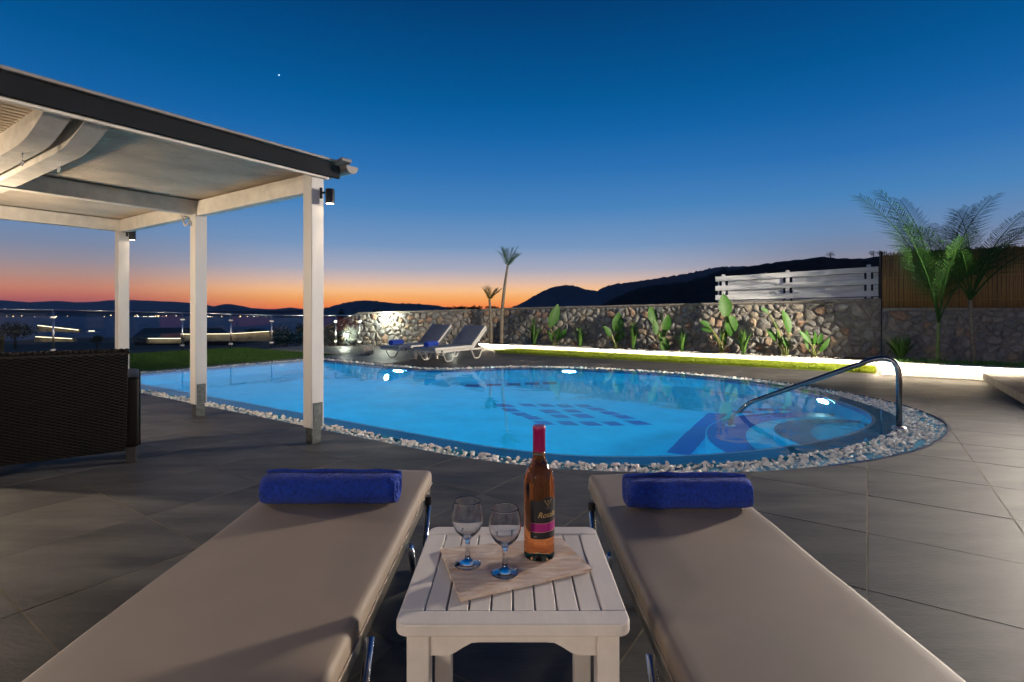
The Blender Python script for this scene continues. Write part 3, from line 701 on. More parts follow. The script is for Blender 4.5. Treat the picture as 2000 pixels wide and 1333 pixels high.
W0, W1, W2, W3 = Vector((-4.75, 16.25, 0)), Vector((-.25, 15.75, 0)), Vector((7.5, 10.62, 0)), Vector((12.4, 7.3, 0))
Wm = Vector((-6.4, 16.45, 0))
stone_wall([W1, W2], [1.13, 1.29], 'rubble stone wall behind the planting bed, below the white board fence', 11, budget=299)
stone_wall([W2 + Vector((.02, -.014, 0)), W3], [1.10, 1.08], 'shadowed rubble stone wall below the bamboo screen', 13)
stone_wall([Wm, W0, W1 + Vector((-.02, 0, 0))], [.35, 1.0, 1.12], 'floodlit rubble stone wall behind the two far sun loungers', 12, z0=-.1)
blk = MB().box((0, 0, .10), (.26, .2, .22), None, .02).build('stone_block', M['stone']); blk.location = G(720, 690); blk.rotation_euler = (0, 0, .2); tag(blk, 'single pale cut stone block on the paving left of the far loungers', 'stone')

# white board fence on the wall
dW = (W2 - W1).normalized(); nW = Vector((dW.y, -dW.x, 0)); nW = nW if nW.y < 0 else -nW
def on_wall(px, off=0.0):                       # point of the wall line seen at column px
    k = (px - 1000) / F; t = (k * W1.y - W1.x) / (dW.x - k * dW.y); p = W1 + dW * t; return p - nW * off
wf = thing('board_fence', 'white wooden board fence standing on the stone wall', 'fence', loc=on_wall(1395, .12))
fb = wf.location.copy(); pL, pR = on_wall(1396, .12), on_wall(1716, .12)
def fz(t, k): return (1.345 + (.55 + .07 * t) * k + .035 * t)
def fboard(x0, x1, lo, hi, off):
    t0, t1 = (x0 - 1396) / 320, (x1 - 1396) / 320; mid = (lo + hi) / 2; s_ = on_wall(x0, .12) + nW * off - fb; e_ = on_wall(x1, .12) + nW * off - fb
    MB().beam((s_.x, s_.y, fz(t0, mid)), (e_.x, e_.y, fz(t1, mid)), .022, (hi - lo) * .58, bev=.004).build('board', M['fence_white'], wf)
for lo, hi in ((.0, .20), (.40, .60), (.80, 1.0)): fboard(1396, 1716, lo, hi, .045)
for lo, hi in ((.19, .41), (.59, .81), (-.08, -.01)):
    for x0, x1 in ((1399, 1402), (1419, 1528), (1546, 1688), (1706, 1716)): fboard(x0, x1, lo, hi, -.05)
for px in (1411, 1537, 1697):
    p = on_wall(px, .12) - fb; t = (px - 1396) / 320; top = fz(t, 1.0) + .05
    MB().box((p.x, p.y, (1.28 + top) / 2), (.075, .05, top - 1.28), Matrix.Rotation(math.atan2(dW.y, dW.x), 3, 'Z'), .004).build('post', M['fence_white'], wf)
    MB().box((p.x + nW.x * .04, p.y + nW.y * .04, 1.325), (.14, .03, .03), Matrix.Rotation(math.atan2(dW.y, dW.x), 3, 'Z'), .004).build('bracket', M['dark_steel'], wf)
# bamboo screen
bs = thing('bamboo_screen', 'brown bamboo cane screen standing on the wall behind the palms', 'screen', loc=W2)
dB = (W3 - W2).normalized(); nB = Vector((dB.y, -dB.x, 0)); nB = nB if nB.y < 0 else -nB
r_ = random.Random(5); mb = MB(); s = .03
Lb = (W3 - W2).length
while s < Lb:
    r0 = r_.uniform(.008, .0125); p = dB * s + nB * (-.05 + r_.uniform(-.006, .006)); h_ = 2.27 + r_.uniform(-.03, .03)
    mb.tube([(p.x, p.y, 1.11), (p.x + r_.uniform(-.006, .006), p.y, 1.7), (p.x + r_.uniform(-.01, .01), p.y, h_)], r0, 6); s += r0 * 2 + r_.uniform(0, .002)
mb.build('bamboo_canes', M['bamboo'], bs, smooth=True)['kind'] = 'stuff'
for z in (1.3, 1.75, 2.15):
    a_ = nB * -.075; b_ = dB * Lb + nB * -.075; MB().tube([(a_.x, a_.y, z), (b_.x, b_.y, z)], .012, 6).build('cross_rail', M['bamboo'], bs)
p = nB * -.05 + dB * .0; MB().box((p.x, p.y, 1.70), (.03, .05, 1.2)).build('end_post', M['lamp_black'], bs)

# ================================================================== PLANTS
def paddle_leaf(L_, w_, curl, fold=.25, n=12):
    mb = MB(); v = []
    for i in range(n + 1):
        t = i / n; wd = w_ * (math.sin(math.pi * min(1, t * .93 + .07)) ** .75) * (1 - .25 * t); y = L_ * t; z = -curl * t * t * L_
        rag = 1 + .12 * math.sin(i * 2.7)
        v += [(-wd * rag, y, z + wd * fold), (0, y, z), (wd * rag, y, z + wd * fold)]
    f = []
    for i in range(n): f += [(3 * i, 3 * i + 1, 3 * i + 4, 3 * i + 3), (3 * i + 1, 3 * i + 2, 3 * i + 5, 3 * i + 4)]
    return mb.add(v, f)
def strelitzia(px, py, leaves, label, seed, cat='plant'):
    """leaves: (dx px of blade base, y px of blade base, blade length px, tilt deg (0 up, + right), width px, facing)"""
    p0 = bed_at(px); t = thing('banana_leaf_plant', label, cat, 'large-leaved plants in the planting bed', loc=p0); s = p0.y / F; r_ = random.Random(seed)
    for (bx, by, bl, tilt, wd, face) in leaves:
        base = Vector(((bx - px) * s, r_.uniform(-.08, .08), (py - by) * s)); a = R(tilt)
        dirv = Vector((math.sin(a), r_.uniform(-.2, .1), math.cos(a))).normalized()
        foot = Vector((r_.uniform(-.05, .05), r_.uniform(-.04, .04), -.02))
        stem = [foot, foot.lerp(base, .45) + Vector((-.12 * (base.x - foot.x), 0, .04)), base]
        lf = MB().tube(fillet(stem, .2, 4), [.016] * 1 + [.013] * 5 + [.009], 7) if False else MB().tube(fillet(stem, .2, 4), .012, 7)
        stalk = lf.build('stalk', M['stalk'], t, smooth=True)
        y = dirv; n = Vector((math.sin(R(face)), -math.cos(R(face)), .15)); n = (n - y * n.dot(y)).normalized(); x = y.cross(n).normalized()
        m4 = Matrix((x, y, n)).transposed().to_4x4(); m4.translation = base - dirv * .01
        paddle_leaf(bl * s, wd * s / 2, .10, .30).xf(m4).build('leaf', M['leaf'], t, smooth=True)
    for k in range(3):                              # shorter inner leaves fill the clump
        a = R(r_.uniform(-38, 38)); dirv = Vector((math.sin(a), r_.uniform(-.3, .2), math.cos(a))).normalized(); base = Vector((r_.uniform(-.10, .10), r_.uniform(-.06, .06), r_.uniform(.10, .30)))
        MB().tube([Vector((0, 0, -.02)), base + dirv * .02], .010, 6).build('stalk', M['stalk'], t, smooth=True)
        n = Vector((r_.uniform(-.6, .6), -1, .2)); n = (n - dirv * n.dot(dirv)).normalized(); x = dirv.cross(n).normalized(); m4 = Matrix((x, dirv, n)).transposed().to_4x4(); m4.translation = base
        paddle_leaf(r_.uniform(.22, .38), r_.uniform(.035, .065), .25, .35).xf(m4).build('leaf', M['leaf'], t, smooth=True)
    return t
def spiky(px, py, h, wpx, label, seed, n=30, m='leaf_spiky'):
    h *= 1.3
    p0 = bed_at(px, 12.45); t = thing('spiky_plant', label, 'plant', 'spiky plants in the planting bed', loc=p0); s = p0.y / F; r_ = random.Random(seed); mb = MB()
    for i in range(n):
        an = 2 * math.pi * i / n * 2.4 + r_.uniform(-.3, .3); lean = r_.uniform(.1, 1.0); ln = h * s * r_.uniform(.75, 1.08); ex = wpx * s * .5 * lean
        b = Vector((math.cos(an), math.sin(an), 0)); sd = Vector((-b.y, b.x, 0)); w_ = .026; v = []
        for k in range(6):
            u = k / 5; c = b * (ex * u ** 1.4 + .02) + Vector((0, 0, ln * (u - .30 * lean * u * u))); ww = w_ * (1 - u ** 2) + .001; v += [c - sd * ww, c + sd * ww]
        mb.add(v, [(2 * k, 2 * k + 1, 2 * k + 3, 2 * k + 2) for k in range(5)])
    mb.build('foliage', M[m], t, smooth=True)
    return t
strelitzia(1084, 669, [(1074, 630, 48, 22, 24, 20), (1092, 655, 26, 35, 12, -10), (1080, 660, 22, -20, 10, 30)], 'tall plant with one upright pale leaf, left end of the bed', 21)
strelitzia(1203, 673, [(1206, 640, 40, 4, 26, 0), (1192, 648, 26, -32, 16, 30), (1204, 660, 22, 12, 10, 10), (1190, 636, 16, -65, 8, 0)], 'broad-leaved plant with a rounded upright leaf, second of the tall ones', 22)
strelitzia(1292, 677, [(1277, 622, 34, -6, 24, 10), (1292, 622, 36, 0, 12, 70), (1296, 652, 42, 176, 20, 0), (1276, 618, 30, 172, 16, 20), (1298, 640, 36, 14, 20, -10)], 'tall clump with hanging and upright leaves below the dark hill', 23)
strelitzia(1410, 685, [(1418, 612, 46, -2, 30, 0), (1424, 612, 42, 176, 32, 10), (1384, 632, 22, -58, 14, 30), (1392, 640, 24, -80, 12, 0), (1408, 660, 30, 8, 12, 40)], 'largest broad-leaved plant, its top leaf overlapping the white fence', 24)
strelitzia(1535, 693, [(1540, 646, 48, -10, 20, 15), (1518, 662, 30, -36, 16, 20), (1516, 640, 20, -24, 9, 40), (1498, 608, 18, -52, 10, 10), (1524, 672, 30, -4, 9, 30)], 'plant with narrow upright leaves under the middle fence post', 25)
strelitzia(1590, 698, [(1592, 672, 26, 4, 12, 20), (1576, 668, 30, -36, 12, 10), (1601, 672, 24, 14, 11, -20), (1584, 668, 28, -14, 10, 30)], 'short broad-leaved plant at right end of the lit turf strip', 26)
for i, (x, y, h, w_, lb) in enumerate([(1043, 671, 44, 44, 'spiky plant at the far left end of the bed'), (1133, 673, 34, 34, 'small dark spiky plant between the two left tall plants'), (1237, 678, 48, 36, 'spiky plant right of the rounded upright leaf'),
                                   (1332, 683, 36, 40, 'low spiky plant right of the tall hanging-leaf clump'), (1452, 688, 44, 48, 'pale striped spiky plant right of the largest broad-leaved plant')]):
    spiky(x, y, h, w_, lb, 40 + i)
spiky(1760, 700, 44, 90, 'low green shrub beside the wall left of the palms', 50, 60)
# ground cover under the palms
r_ = np.random.default_rng(12); mb = MB()
for _ in range(2600):
    p = W(r_.uniform(-4.5, -.4), r_.uniform(11.2, 12.1)); an = r_.uniform(0, 6.28); h_ = r_.uniform(.04, .13); d = Vector((math.cos(an), math.sin(an), 0)); e = Vector((-d.y, d.x, 0)) * .012; q = Vector((p.x, p.y, .115))
    mb.add([q - e, q + e, q + d * .05 + e * .7 + Vector((0, 0, h_)), q + d * .05 - e * .7 + Vector((0, 0, h_))], [(0, 1, 2, 3)])
o = mb.build('ground_cover', M['leaf_spiky']); kind(o, 'stuff', 'low ground cover below the two palms')
def frond(L_, leaf, droop, dens=52, wid=.007, up=.35):
    mb = MB(); P = []
    for i in range(15):
        t = i / 14; P.append(Vector((0, L_ * (t - .12 * droop * t ** 3), L_ * (-.55 * droop * t ** 2.2))))
    mb.tube(P, [.013 * (1 - .85 * i / 14) + .002 for i in range(15)], 5)
    for i in range(dens):
        t = .24 + .76 * i / (dens - 1); k = min(13, int(t * 14)); u = t * 14 - k; c = P[k].lerp(P[k + 1], u); tg = (P[k + 1] - P[k]).normalized()
        for sgn in (-1, 1):
            ln = leaf * (math.sin(math.pi * (.12 + .80 * t)) ** .7) * rnd.uniform(.85, 1.12); d = (tg * .75 + Vector((sgn * .85, 0, up * rnd.uniform(.3, 1.3)))).normalized()
            q1 = c + d * ln * .55; q2 = c + d * ln + Vector((0, 0, -ln * rnd.uniform(.25, .6))); sd = tg * wid
            mb.add([c - sd * .6, c + sd * .6, q1 + sd, q1 - sd, q2], [(0, 1, 2, 3), (3, 2, 4)])
    return mb
def palm(loc, label, trunk_h, trunk_r, fronds, seed, lean=(0, 0), tm='palm_trunk', green=.0, leaf=.34, cat='palm'):
    global rnd
    rnd = random.Random(seed); t = thing('palm_tree', label, cat, loc=loc); top = Vector((lean[0], lean[1], trunk_h)); k = 8
    pts = [Vector((lean[0] * (i / k) ** 1.4, lean[1] * (i / k), trunk_h * i / k)) for i in range(k + 1)]
    MB().tube(pts, [trunk_r * (1.25 - .55 * i / k) for i in range(k + 1)], 9).build('trunk', M[tm], t, smooth=True)
    if green: MB().tube([top - Vector((0, 0, .04)), top + Vector((0, 0, green))], [trunk_r * .72, trunk_r * .5], 8).build('crownshaft', M['palm_green'], t, smooth=True)
    for (az, el, L_, dr, tw) in fronds:
        y = Vector((math.cos(R(az)) * math.cos(R(el)), math.sin(R(az)) * math.cos(R(el)), math.sin(R(el)))); x = Vector((-math.sin(R(az)), math.cos(R(az)), 0)); x = (Matrix.Rotation(R(tw), 3, y) @ x); z = x.cross(y)
        if z.z < 0: x = -x; z = -z
        m4 = Matrix((x, y, z)).transposed().to_4x4(); m4.translation = top + Vector((0, 0, green * .8))
        frond(L_, leaf * min(1, L_ / 1.5), dr, dens=int(L_ / .036), wid=.0055).xf(m4).build('frond', M['palm_leaf'], t)
    return t
p1 = on_wall(1828); p1 = G(1826, 694, .14)
p1 = Vector((7.74, 9.50, .12)); p2 = Vector((8.22, 9.30, .12))
palm(p1, 'feathery palm with bright green lower fronds before the bamboo screen', .75, .030, [(170, 84, 2.65, .50, 0), (190, 78, 2.0, .62, 20), (20, 80, 2.5, .5, 10), (250, 78, 1.6, .3, 30), (100, 85, 2.75, .6, -20), (205, 74, 1.5, .4, 0), (330, 74, 1.6, .5, 0), (60, 76, 2.3, .6, 0), (140, 82, 2.7, .7, 40), (280, 82, 1.5, .2, 0), (355, 84, 2.6, .6, 15)], 31, (.02, 0), 'palm_green', leaf=.44)
palm(p2, 'dark feathery palm at the right edge, its fronds against the sky', 1.15, .034, [(10, 66, 1.9, .6, 0), (355, 55, 2.0, .7, 10), (170, 74, 1.7, .6, 0), (60, 72, 1.8, .5, 30), (120, 66, 1.6, .7, 0), (320, 72, 1.4, .4, -20), (220, 66, 1.1, .5, 0), (30, 80, 1.9, .5, 50), (0, 74, 1.9, .5, 0)], 32, (-.06, 0), leaf=.44)
def cordyline(px, base_py, top_py, Y, crown_px, label, seed, lean_px, greent):
    b = D(px, base_py, Y); b.z = .1; top = D(px + lean_px, top_py, Y); s = Y / F; t = thing('slender_palm', label, 'palm', loc=b); r_ = random.Random(seed); tp = top - b
    pts = [Vector((tp.x * (i / 8) ** 2.2, 0, tp.z * i / 8)) for i in range(9)]
    MB().tube(pts, [.062 - .03 * (i / 8) for i in range(9)], 8).build('trunk', M['palm_trunk'], t, smooth=True)
    if greent: MB().tube([pts[5], pts[8]], [.038, .026], 8).build('crownshaft', M['palm_green'], t, smooth=True)
    mb = MB()
    for i in range(17):
        an = i * 2.4 + r_.uniform(-.3, .3); el = R(r_.uniform(42, 88)); L_ = crown_px * s * r_.uniform(.75, 1.1); d = Vector((math.cos(an) * math.cos(el), math.sin(an) * math.cos(el), math.sin(el)))
        sd0 = d.cross(Vector((0, 0, 1))).normalized()
        for q in range(9):                         # leaflets make each frond feathery
            u0 = q / 9; c = tp + d * L_ * u0 + Vector((0, 0, -.22 * L_ * u0 * u0))
            for sg in (-1, 1):
                e = c + (d * .8 + sd0 * sg * .55).normalized() * L_ * .34 + Vector((0, 0, -.10 * L_)); w_ = d.cross(sd0).normalized() * .008 + sd0 * .004
                mb.add([c - w_, c + w_, e], [(0, 1, 2)])
    mb.build('crown', M['palm_leaf'], t)
    return t
cordyline(979, 668, 518, 15.1, 46, 'tall slender palm before the stone wall, crown above the skyline', 61, 13, False)
cordyline(959, 666, 585, 15.3, 34, 'shorter slender palm beside the tall one, crown at the skyline', 62, -3, True)

# ================================================================== GLASS FENCE
gf = thing('glass_fence', 'glass balustrade with steel posts along the lawn edge', 'fence', loc=(-9.03, 14.31, 0)); gb = Vector((-9.03, 14.31, 0))
FP = [Vector((-14.2, 10.3, 0)), Vector((-12.65, 11.5, 0)), Vector((-11.12, 12.66, 0)), Vector((-10.05, 13.5, 0)), Vector((-9.03, 14.31, 0)), Vector((-8.05, 14.95, 0)), Vector((-7.19, 15.62, 0)), Vector((-6.3, 16.05, 0)), Vector((-5.45, 16.15, 0)), Vector((-4.66, 15.97, 0))]
FT = [1.14, 1.12, 1.10, 1.06, 1.02, .985, .945, .94, .935, .935]
for k, (p, zt) in enumerate(zip(FP, FT)):
    q = p - gb; MB().tube([(q.x, q.y, -.06), (q.x, q.y, zt)], .021, 10).build('post', M['steel'], gf, smooth=True)
    for zc in (.14, zt - .17): MB().box((q.x, q.y - .01, zc), (.11, .05, .055), Matrix.Rotation(.6, 3, 'Z'), .008).build('clamp', M['steel'], gf)
    if k:
        o_ = FP[k - 1] - gb; d = (q - o_).normalized(); a_ = o_ + d * .035; b_ = q - d * .035; n_ = Vector((-d.y, d.x, 0)) * .005
        zA, zB = FT[k - 1] - .06, zt - .06
        MB().add([a_ - n_ + Vector((0, 0, .05)), b_ - n_ + Vector((0, 0, .05)), b_ - n_ + Vector((0, 0, zB)), a_ - n_ + Vector((0, 0, zA)), a_ + n_ + Vector((0, 0, .05)), b_ + n_ + Vector((0, 0, .05)), b_ + n_ + Vector((0, 0, zB)), a_ + n_ + Vector((0, 0, zA))],
                 [(0, 1, 2, 3), (5, 4, 7, 6), (0, 4, 5, 1), (3, 2, 6, 7)]).build('glass_pane', M['pane'], gf)
        MB().tube([(o_.x, o_.y, FT[k - 1] + .01), (q.x, q.y, zt + .01)], .021, 10).build('top_rail', M['steel'], gf, smooth=True)

# ================================================================== PERGOLA
PZ = 2.20
pg = thing('pergola', 'white timber pergola with dark fascia and woven roof sheet', 'pergola', loc=W(3.76, 2.63)); pb = pg.location.copy()
def PW(a, b, z): return W(a, b, z) - pb
for a in (3.76, 5.69, 7.62):
    c = PW(a, 2.63, 0); rot = Matrix.Rotation(ROT_B, 3, 'Z')
    post = MB().box((c.x, c.y, (PZ + .13) / 2), (.115, .115, PZ - .13), rot, .006).build('post', M['white_paint'], pg)
    MB().box((c.x, c.y, .07), (.085, .085, .14), rot, .003).build('post_shoe', M['dark_steel'], post)
    e = c - BX * 0 + (-AX) * .0605
    br = MB().box((e.x, e.y, .235), (.085, .006, .20), rot, .002)
    br.build('bracket', M['dark_steel'], post)
    e = c - BX * .0605; MB().box((e.x, e.y, .225), (.006, .05, .16), rot, .002).build('bracket', M['dark_steel'], post) if a > 7 else None
def pbeam(a0, b0, a1, b1, z, w_, h_, m, name): return MB().beam(PW(a0, b0, z), PW(a1, b1, z), w_, h_, bev=.005).build(name, M[m], pg)
pbeam(3.82, 2.63, 7.68, 2.63, PZ - .075, .085, .15, 'beam_paint', 'edge_beam')
for a in (5.69, 7.62): pbeam(a, 2.585, a, -3.2, PZ - .07, .09, .14, 'beam_paint', 'cross_beam')
pbeam(3.76, 2.70, 3.76, -3.2, PZ + .02, .09, .05, 'beam_paint', 'front_beam')
# corrugated roof sheet (ribs run away from the pool)
mb = MB(); n = 260; v = []
for i in range(n + 1):
    a = 3.70 + 4.15 * i / n; z = PZ + .012 + .006 * math.sin(i * math.pi / 2.0) + .004 * (i % 2)
    v += [PW(a, 2.72, z), PW(a, -3.3, z)]
mb.add(v, [(2 * i, 2 * i + 1, 2 * i + 3, 2 * i + 2) for i in range(n)]); mb.build('roof_sheet', M['reed'], pg)
pbeam(3.655, 2.80, 3.655, -3.3, PZ + .042, .03, .118, 'fascia', 'fascia')
pbeam(3.64, 2.82, 3.64, -3.3, PZ + .112, .08, .020, 'gutter', 'fascia_cap')
pbeam(3.69, 2.72, 3.69, -3.3, PZ - .022, .03, .025, 'beam_paint', 'fascia_trim')
pbeam(3.68, 2.76, 7.8, 2.76, PZ + .07, .05, .09, 'gutter', 'back_fascia')
# gutter end sticking out past the corner
gp = []
for i in range(9):
    an = math.pi * (1 + i / 8); gp.append((math.cos(an) * .062, math.sin(an) * .062))
mb = MB(); s0 = PW(3.56, 2.86, PZ + .09); s1 = PW(7.9, 2.86, PZ + .09)
for base in (s0, s1):
    for (u, z) in gp: q = base + BX * u; mb.v.append((q.x, q.y, base.z + z))
mb.f += [(i, i + 1, 9 + i + 1, 9 + i) for i in range(8)] + [tuple(range(9))]
mb.build('gutter', M['gutter'], pg)
MB().beam(PW(3.54, 2.79, PZ + .125), PW(3.66, 2.79, PZ + .10), .10, .03, bev=.006).build('rafter_end', M['gutter'], pg)
# double rafter with curved underside, eye hooks
for k, b in enumerate((.98, 1.16)):
    mb = MB(); n = 24; v = []
    for i in range(n + 1):
        a = 3.72 + 2.3 * i / n; lo = PZ - .03 - .10 * math.sin(min(1, (a - 3.72) / .5) * math.pi / 2); v += [PW(a, b - .06, lo), PW(a, b + .06, lo), PW(a, b + .06, PZ + .05), PW(a, b - .06, PZ + .05)]
    f = []
    for i in range(n):
        o_ = 4 * i; f += [(o_ + j, o_ + (j + 1) % 4, o_ + 4 + (j + 1) % 4, o_ + 4 + j) for j in range(4)]
    f += [(0, 1, 2, 3), (4 * n + 3, 4 * n + 2, 4 * n + 1, 4 * n)]
    mb.add(v, f); raf = mb.build('rafter', M['beam_paint'], pg, fix=True)
    a = 4.38; lo = PZ - .03 - .10 * math.sin(min(1, (a - 3.72) / .5) * math.pi / 2)
    hk = MB().tube([PW(a, b, lo + .02), PW(a, b, lo - .045)], .004, 6)
    hk.tube([PW(a, b, lo - .062) + AX * .016 * math.cos(q * math.pi / 6) + Vector((0, 0, .018 * math.sin(q * math.pi / 6))) for q in range(13)], .0045, 6, cap=False); hk.build('eye_hook', M['white_paint'], raf, smooth=True)
# small scroll bracket and strip on the middle post
c = PW(5.69 + .02, 2.56, 0); MB().tube(fillet([c + Vector((0, 0, 2.00)), c - BX * .05 + Vector((0, 0, 1.93)), c - BX * .03 + AX * .1 + Vector((0, 0, 2.04)), c + AX * .22 + Vector((0, 0, 2.07))], .06, 5), .009, 7).build('scroll_bracket', M['white_paint'], pg, smooth=True)
c = PW(5.75, 2.60, 1.72); MB().box((c.x, c.y, 1.66), (.018, .02, .32), Matrix.Rotation(ROT_B, 3, 'Z')).build('bolt_track', M['dark_steel'], pg)
# spotlights on the posts
def spot(a, label):
    p = W(a, 2.63) + (-AX) * .06 + BX * .03; t = thing('post_spotlight', label, 'spotlight', 'spotlights on the pergola posts', loc=(p.x, p.y, 2.0)); q = -AX * .075 + BX * .03
    MB().tube([(0, 0, .05), (q.x * .5, q.y * .5, .05)], .009, 8).tube([(0, 0, .09), (0, 0, 0)], .012, 8).build('arm', M['lamp_black'], t)
    MB().lathe([(0, .075), (.034, .075), (.036, .07), (.036, -.045), (.032, -.045), (.030, -.03), (0, -.03)], c=(q.x, q.y, 0), n=20).build('housing', M['lamp_black'], t, smooth=True, auto=40)
    MB().lathe([(0, -.042), (.031, -.042), (.028, -.033)], c=(q.x, q.y, 0), n=20).build('lens', M['lamp_glow'], t)
    light('spotlight_beam', 'SPOT', (p.x + q.x, p.y + q.y, 1.94), 9, WARM, .03, (p.x + q.x * 2.2, p.y + q.y * 2.2, 0), 62, .8)
spot(3.76, 'small black downlight on the nearest pergola post, lit'); spot(7.62, 'small black downlight on the farthest pergola post, lit')

# ================================================================== LOUNGERS
def lounger(label, loc, rz, width, pad, side, raise_deg=0, hinge=1.22, length=1.93):
    t = thing('sun_lounger', label, 'sun lounger', 'sun loungers by the pool', loc=loc, rz=rz); hw = width / 2; zt = .32; th = .075
    bend = lambda p: p
    if raise_deg:
        c, s = math.cos(R(raise_deg)), math.sin(R(raise_deg)); zh = zt - th
        def bend(p):
            x, y, z = p
            if y <= hinge: return p
            k = min(1, (y - hinge) / .05); return (x, hinge + (y - hinge) * c - (z - zh) * s * k, zh + (y - hinge) * s + (z - zh) * (c * k + 1 - k))
    bm = bmesh.new(); bmesh.ops.create_cube(bm, size=1); bmesh.ops.scale(bm, vec=(width, length, th), verts=bm.verts)
    bmesh.ops.bevel(bm, geom=bm.edges[:], offset=.022, segments=4, profile=.5, affect='EDGES'); bmesh.ops.translate(bm, vec=(0, length / 2, zt - th / 2), verts=bm.verts)
    for y in ([hinge - .01, hinge, hinge + .03, hinge + .06] if raise_deg else [.4, .8, 1.2, 1.6]): bmesh.ops.bisect_plane(bm, geom=bm.verts[:] + bm.edges[:] + bm.faces[:], plane_co=(0, y, 0), plane_no=(0, 1, 0))
    for k in range(1, 12): bmesh.ops.bisect_plane(bm, geom=bm.verts[:] + bm.edges[:] + bm.faces[:], plane_co=(-hw + width * k / 12, 0, 0), plane_no=(1, 0, 0))
    for k in range(1, 28): bmesh.ops.bisect_plane(bm, geom=bm.verts[:] + bm.edges[:] + bm.faces[:], plane_co=(0, length * k / 28, 0), plane_no=(0, 1, 0))
    for v_ in bm.verts:
        if v_.co.z > zt - .03: v_.co.z += .0035 * noise.noise((v_.co.x * 5 + hw * 9, v_.co.y * 4, 2)) + .0015 * noise.noise((v_.co.x * 16, v_.co.y * 13, 5)) + .006 * (1 - (v_.co.x / hw) ** 2) - .006
        v_.co = bend(tuple(v_.co))
    me = bpy.data.meshes.new('mattress'); bm.to_mesh(me); bm.free()
    me.materials.append(M[pad]); me.materials.append(M[side])
    if side != pad:
        for p in me.polygons:
            if abs(p.normal.x) > .5: p.material_index = 1
    link('mattress', me, None, t, True, 50)
    zp = zt - th + .012; pp_ = []
    for (x_, y_) in [(-hw, .02), (-hw, hinge), (-hw, length - .02), (-hw + .02, length), (hw - .02, length), (hw, length - .02), (hw, hinge), (hw, .02), (hw - .02, 0), (-hw + .02, 0), (-hw, .02)]: pp_.append(bend((x_ * 1.001, y_, zp)))
    MB().tube(pp_, .0035, 6).build('piping', M[side], t, smooth=True)
    fr = MB(); zr = zt - th - .022
    for sx in (-1, 1):
        fr.beam((sx * (hw - .02), .03, zr), (sx * (hw - .02), hinge if raise_deg else length - .03, zr), .03, .042, bev=.004)
    for y in (.05, hinge, 1.85 if not raise_deg else .65): fr.beam((-hw + .03, y, zr), (hw - .03, y, zr), .03, .03)
    fr.build('frame', M['alu'] if pad == 'vinyl' else M['white_paint'], t)
    if raise_deg:
        bf = MB(); c, s = math.cos(R(raise_deg)), math.sin(R(raise_deg)); e = Vector((0, hinge + c * (length - hinge - .02) + .022 * s, zr + s * (length - hinge - .02)))
        for sx in (-1, 1): bf.beam((sx * (hw - .02), hinge, zr), (sx * (hw - .02), e.y, e.z), .028, .034)
        bf.beam((-hw + .03, e.y, e.z), (hw - .03, e.y, e.z), .028, .028)
        for sx in (-1, 1): bf.tube([(sx * (hw - .05), hinge + .36 * c, zr + .36 * s), (sx * (hw - .05), hinge + .46, zr - .03)], .010, 8)
        for sx in (-1, 1): bf.beam((sx * (hw - .02), hinge, zr), (sx * (hw - .02), hinge + .52, zr), .03, .035)
        bf.build('backrest_frame', M['white_paint'], t)
    for sx in (-1, 1):
        for y0 in (.22, 1.18):
            x = sx * (hw + .012); pts = fillet([(x, y0 - .03, zr + .0), (x, y0 + .10, .014), (x, y0 + .27, .014), (x, y0 + .40, zr + .0)], .05, 5)
            lg = MB().tube(pts, .013, 10).build('leg', M['alu_bright'] if pad == 'vinyl' else M['white_paint'], t, smooth=True)
            for q in ((pts[0],) if y0 < .5 else ()): MB().lathe([(0, .03), (.0155, .03), (.0155, -.01)], c=(q.x, q.y, zr), n=12).build('cap', M['black'], lg)
    return t
# foreground pair: foot end towards the pool
lounger('taupe sun lounger in the left foreground with a round blue towel', (-.708, 2.525, 0), math.pi, .645, 'vinyl', 'vinyl')
lounger('taupe sun lounger in the right foreground with a squarish blue towel', (.655, 2.455, 0), math.pi, .595, 'vinyl', 'vinyl')
rb = ROT_B - math.pi / 2
f2 = Vector((-1.57, 10.78, 0)) + AX * .33
lounger('far grey sun lounger with raised back, the one nearer the slender palms', f2, rb, .64, 'vinyl_grey', 'vinyl_light', 40)
f1 = f2 + AX * 1.06
lounger('far grey sun lounger with raised back, the left one of the pair', f1, rb, .64, 'vinyl_grey', 'vinyl_light', 40)

